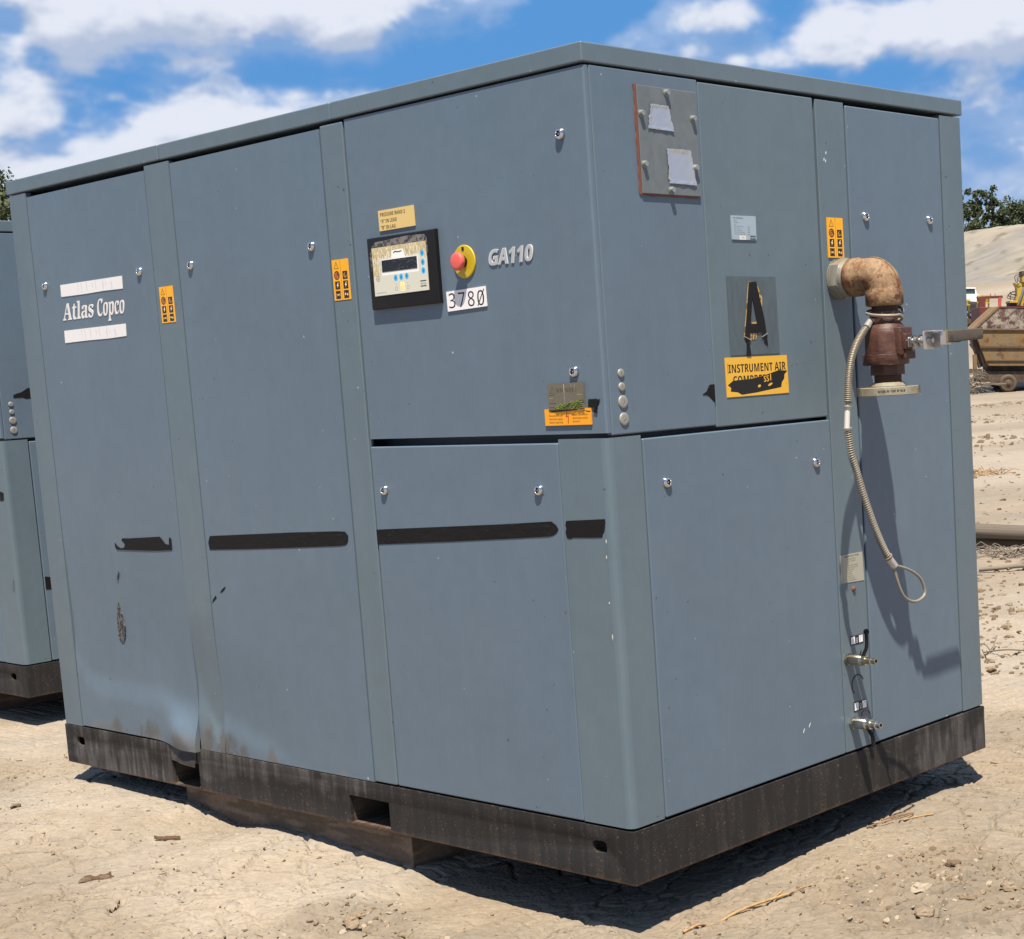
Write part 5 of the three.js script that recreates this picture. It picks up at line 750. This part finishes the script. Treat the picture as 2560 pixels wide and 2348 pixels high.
{ // yellow frames
  const k = pxm(70) / 9.24, g0 = groundY(-34.4, -57.5), at = [[160, 440, 1440, 1575], [600, 885, 1375, 1550]];
  const d = 70, base = V(2.74146 - 0.6474 * d, 0, 2.76665 - 0.7522 * d), rt = V(0.7626, 0, -0.647);
  at.forEach((q, i) => {
    const off = ((2400 + (q[0] + q[1]) / 2 / 9.24) - 1826.5) * d / 4113.28, c = base.clone().addScaledVector(rt, off), gy = groundY(c.x, c.z), t = place(thing('hay_rake', ['yellow tubular implement frame beside the white pickup', 'yellow barred implement frame seen through the red tractor'][i], 'implement'), c.x, gy, c.z);
    const yAt = (py) => 1.23989 + (877 - (600 + py / 9.24) - 0.0) * d / 4113.28 * 1.0 - gy + 0.2, w = (q[1] - q[0]) * k / 2, y0 = yAt(q[3]), y1 = yAt(q[2]);
    mesh('top_rail', bx(-w, w, y1 - 0.05, y1, -0.05, 0.05), yellowPaint, t); mesh('lower_rail', bx(-w, w, y0, y0 + 0.05, -0.05, 0.05), yellowPaint, t);
    for (let j = 0; j < 4; j++) { const x = -w + 0.03 + j * (2 * w - 0.06) / 3; mesh('upright', bx(x - 0.03, x + 0.03, 0, y1 - 0.02, -0.12, -0.06), yellowPaint, t); }
    mesh('panel', bx(-w * 0.8, w * 0.9, y0 + 0.06, y1 - 0.08, -0.3, -0.2), std({ color: lin(0.3, 0.24, 0.08), roughness: 0.7 }), t);
    mesh('diagonal', tube([V(-w, y0, 0.06), V(0, (y0 + y1) / 2 + 0.04, 0.07), V(w, y1 - 0.05, 0.06)], 0.02, 6, 6), yellowPaint, t);
  });
}
{ // white pickup
  const k = pxm(100) / 9.24, x0 = -51.7, z0 = -83.9, g0 = groundY(x0, z0), t = place(thing('pickup_truck', 'white pickup truck with dark glass parked below the pale heap', 'pickup truck'), x0, g0, z0), Y0 = 4.40 - g0, P = (x, y) => [(x - 130) * k, Y0 + (1420 - y) * k];
  const white = std({ color: lin(0.72, 0.73, 0.74), roughness: 0.35 }), glass = std({ color: lin(0.02, 0.06, 0.06), roughness: 0.08 });
  mesh('bonnet', prism([P(-40, 1400), P(-40, 1255), P(330, 1252), P(470, 1300), P(480, 1420), P(380, 1430)], -1.5, 0.05), white, t);
  mesh('roof', prism([P(-600, 1112), P(-560, 1104), P(300, 1104), P(325, 1116), P(320, 1124), P(-600, 1124)], -1.4, -0.05), white, t);
  mesh('cab', prism([P(-900, 1400), P(-900, 1250), P(-45, 1250), P(-45, 1400)], -1.5, 0.05), white, t);
  mesh('windscreen', prism([P(-580, 1248), P(-560, 1128), P(310, 1128), P(345, 1248)], -1.35, -0.12), glass, t);
  mesh('pillar', prism([P(215, 1250), P(235, 1126), P(250, 1126), P(240, 1250)], -0.14, -0.08), std({ color: lin(0.04, 0.05, 0.05), roughness: 0.5 }), t); mesh('pillar', prism([P(320, 1248), P(300, 1124), P(318, 1124), P(348, 1248)], -1.4, -0.08), white, t);
  mesh('chassis', bx(P(-880, 0)[0], P(420, 0)[0], 0.3, P(0, 1405)[1], -1.4, -0.02), std({ color: lin(0.05, 0.05, 0.05), roughness: 0.8 }), t);
  for (const x of [-700, 250]) { const w = mesh('wheel', lathe([[0, -0.1], [0.2, -0.11], [0.36, -0.1], [0.38, 0], [0.36, 0.1], [0.2, 0.11], [0, 0.1]], 24).rotateX(Math.PI / 2), rubber, t); w.position.set(P(x, 0)[0], 0.38, 0.02); }
}
// ---------- trees ----------
function tree(x, z, h, w, seed, label, group, low = 0.25, n = 9000, leaf = 0.19) {
  h *= 1.07; const r = rng(seed), y0 = groundY(x, z), t = thing('tree', label, 'tree', [x, y0 - 0.1, z], 0, group), limbs = [], blobs = [];
  const trunk = tube([V(0, 0, 0), V(0.1 * w * (r() - 0.5), h * 0.3, 0), V(0.2 * w * (r() - 0.5), h * 0.6, 0.1), V(0, h * 0.7, 0)], 0.014 * h, 10, 8); mesh('trunk', trunk, barkMat, t);
  for (let i = 0; i < 16; i++) { const a = r() * 6.3, v = low + (1 - low) * (i + r()) / 16, rad = w * 0.5 * Math.sqrt(Math.max(0.05, 1 - ((v - low - (1 - low) * 0.4) / ((1 - low) * 0.62)) ** 2)) * (0.35 + 0.6 * r()), c = V(Math.cos(a) * rad, h * v * 0.94, Math.sin(a) * rad); limbs.push(tube([V(0, h * v * 0.6, 0), V(c.x * 0.5, h * v * 0.78, c.z * 0.5), c], 0.006 * h, 6, 5)); blobs.push([c, w * (0.1 + 0.13 * r())]); for (let k = 0; k < 3; k++) blobs.push([V(c.x + (r() - 0.5) * w * 0.4, c.y + (r() - 0.5) * h * 0.12, c.z + (r() - 0.5) * w * 0.4), w * (0.05 + 0.08 * r())]); }
  mesh('limb', merge(limbs), barkMat, t);
  const pos = [], nor = [], col = [], V1 = V(0, 0, 0), q = new THREE.Quaternion(), e = new THREE.Euler();
  for (let i = 0; i < n; i++) {
    const b = blobs[Math.floor(r() * blobs.length)], u = r() * 2 - 1, a = r() * 6.283, s = Math.sqrt(1 - u * u), k = b[1] * Math.pow(r(), 0.45) * (0.75 + 0.5 * r());
    const cx = b[0].x + s * Math.cos(a) * k, cy = b[0].y + u * k * 0.8, cz = b[0].z + s * Math.sin(a) * k; if (cy < h * low * 0.6) continue;
    q.setFromEuler(e.set(r() * 6.3, r() * 6.3, r() * 6.3)); const l = leaf * (0.6 + 0.8 * r()), m = 0.75 + 0.5 * r();
    const c = r() < 0.25 ? [0.062 * m, 0.08 * m, 0.03 * m] : [0.04 * m, 0.06 * m, 0.024 * m];
    const tri = [[-0.5, 0, 0], [0.5, 0, 0], [0.08, 0.75, 0.1], [-0.5, 0, 0], [0.05, -0.7, 0.08], [0.5, 0, 0]];
    const nn = V(0, 0, 1).applyQuaternion(q); for (const p of tri) { V1.set(p[0] * l, p[1] * l, p[2] * l).applyQuaternion(q); pos.push(cx + V1.x, cy + V1.y, cz + V1.z); nor.push(nn.x, nn.y, nn.z); col.push(...c); }
  }
  const g = new THREE.BufferGeometry(); g.setAttribute('position', new THREE.Float32BufferAttribute(pos, 3)); g.setAttribute('normal', new THREE.Float32BufferAttribute(nor, 3)); g.setAttribute('color', new THREE.Float32BufferAttribute(col, 3));
  mesh('crown', g, std({ vertexColors: true, roughness: 0.8, side: THREE.DoubleSide }), t); return t;
}
const GT = 'trees on the rise behind the heap';
tree(-99.2, -159.0, 11.6, 4.6, 1, 'tall dark green tree rising highest behind the pale heap', GT);
tree(-97.9, -160.5, 10.9, 3.6, 2, 'slim loose-topped green tree beside the tallest one', GT, 0.3, 6500);
tree(-96.1, -160.9, 11.3, 3.2, 3, 'thin feathery tree between the tallest and the round one', GT, 0.35, 4600);
tree(-94.4, -162.2, 9.9, 6.2, 4, 'broad round dark tree at the end of the row', GT, 0.3, 13000);
tree(-98.6, -157.5, 7.4, 8, 5, 'low spreading bushes along the heap’s crest', GT, 0.3, 11000);
tree(-102.5, -157, 10.5, 6, 6, 'green tree at the hidden end of the row behind the cabinet', GT, 0.3, 7000);
tree(-92, -165.5, 7.0, 5, 7, 'small green bush on the open side of the row', GT, 0.3, 4500);
tree(-56.9, -27.3, 9.3, 7.5, 8, 'dark green tree showing over the second compressor’s roof', 'trees beyond the second compressor', 0.2, 26000, 0.12);
tree(-60.5, -22.5, 9.0, 7, 9, 'broad green tree further along beyond the second compressor', 'trees beyond the second compressor', 0.2, 14000, 0.13);

renderer.render(scene, camera);
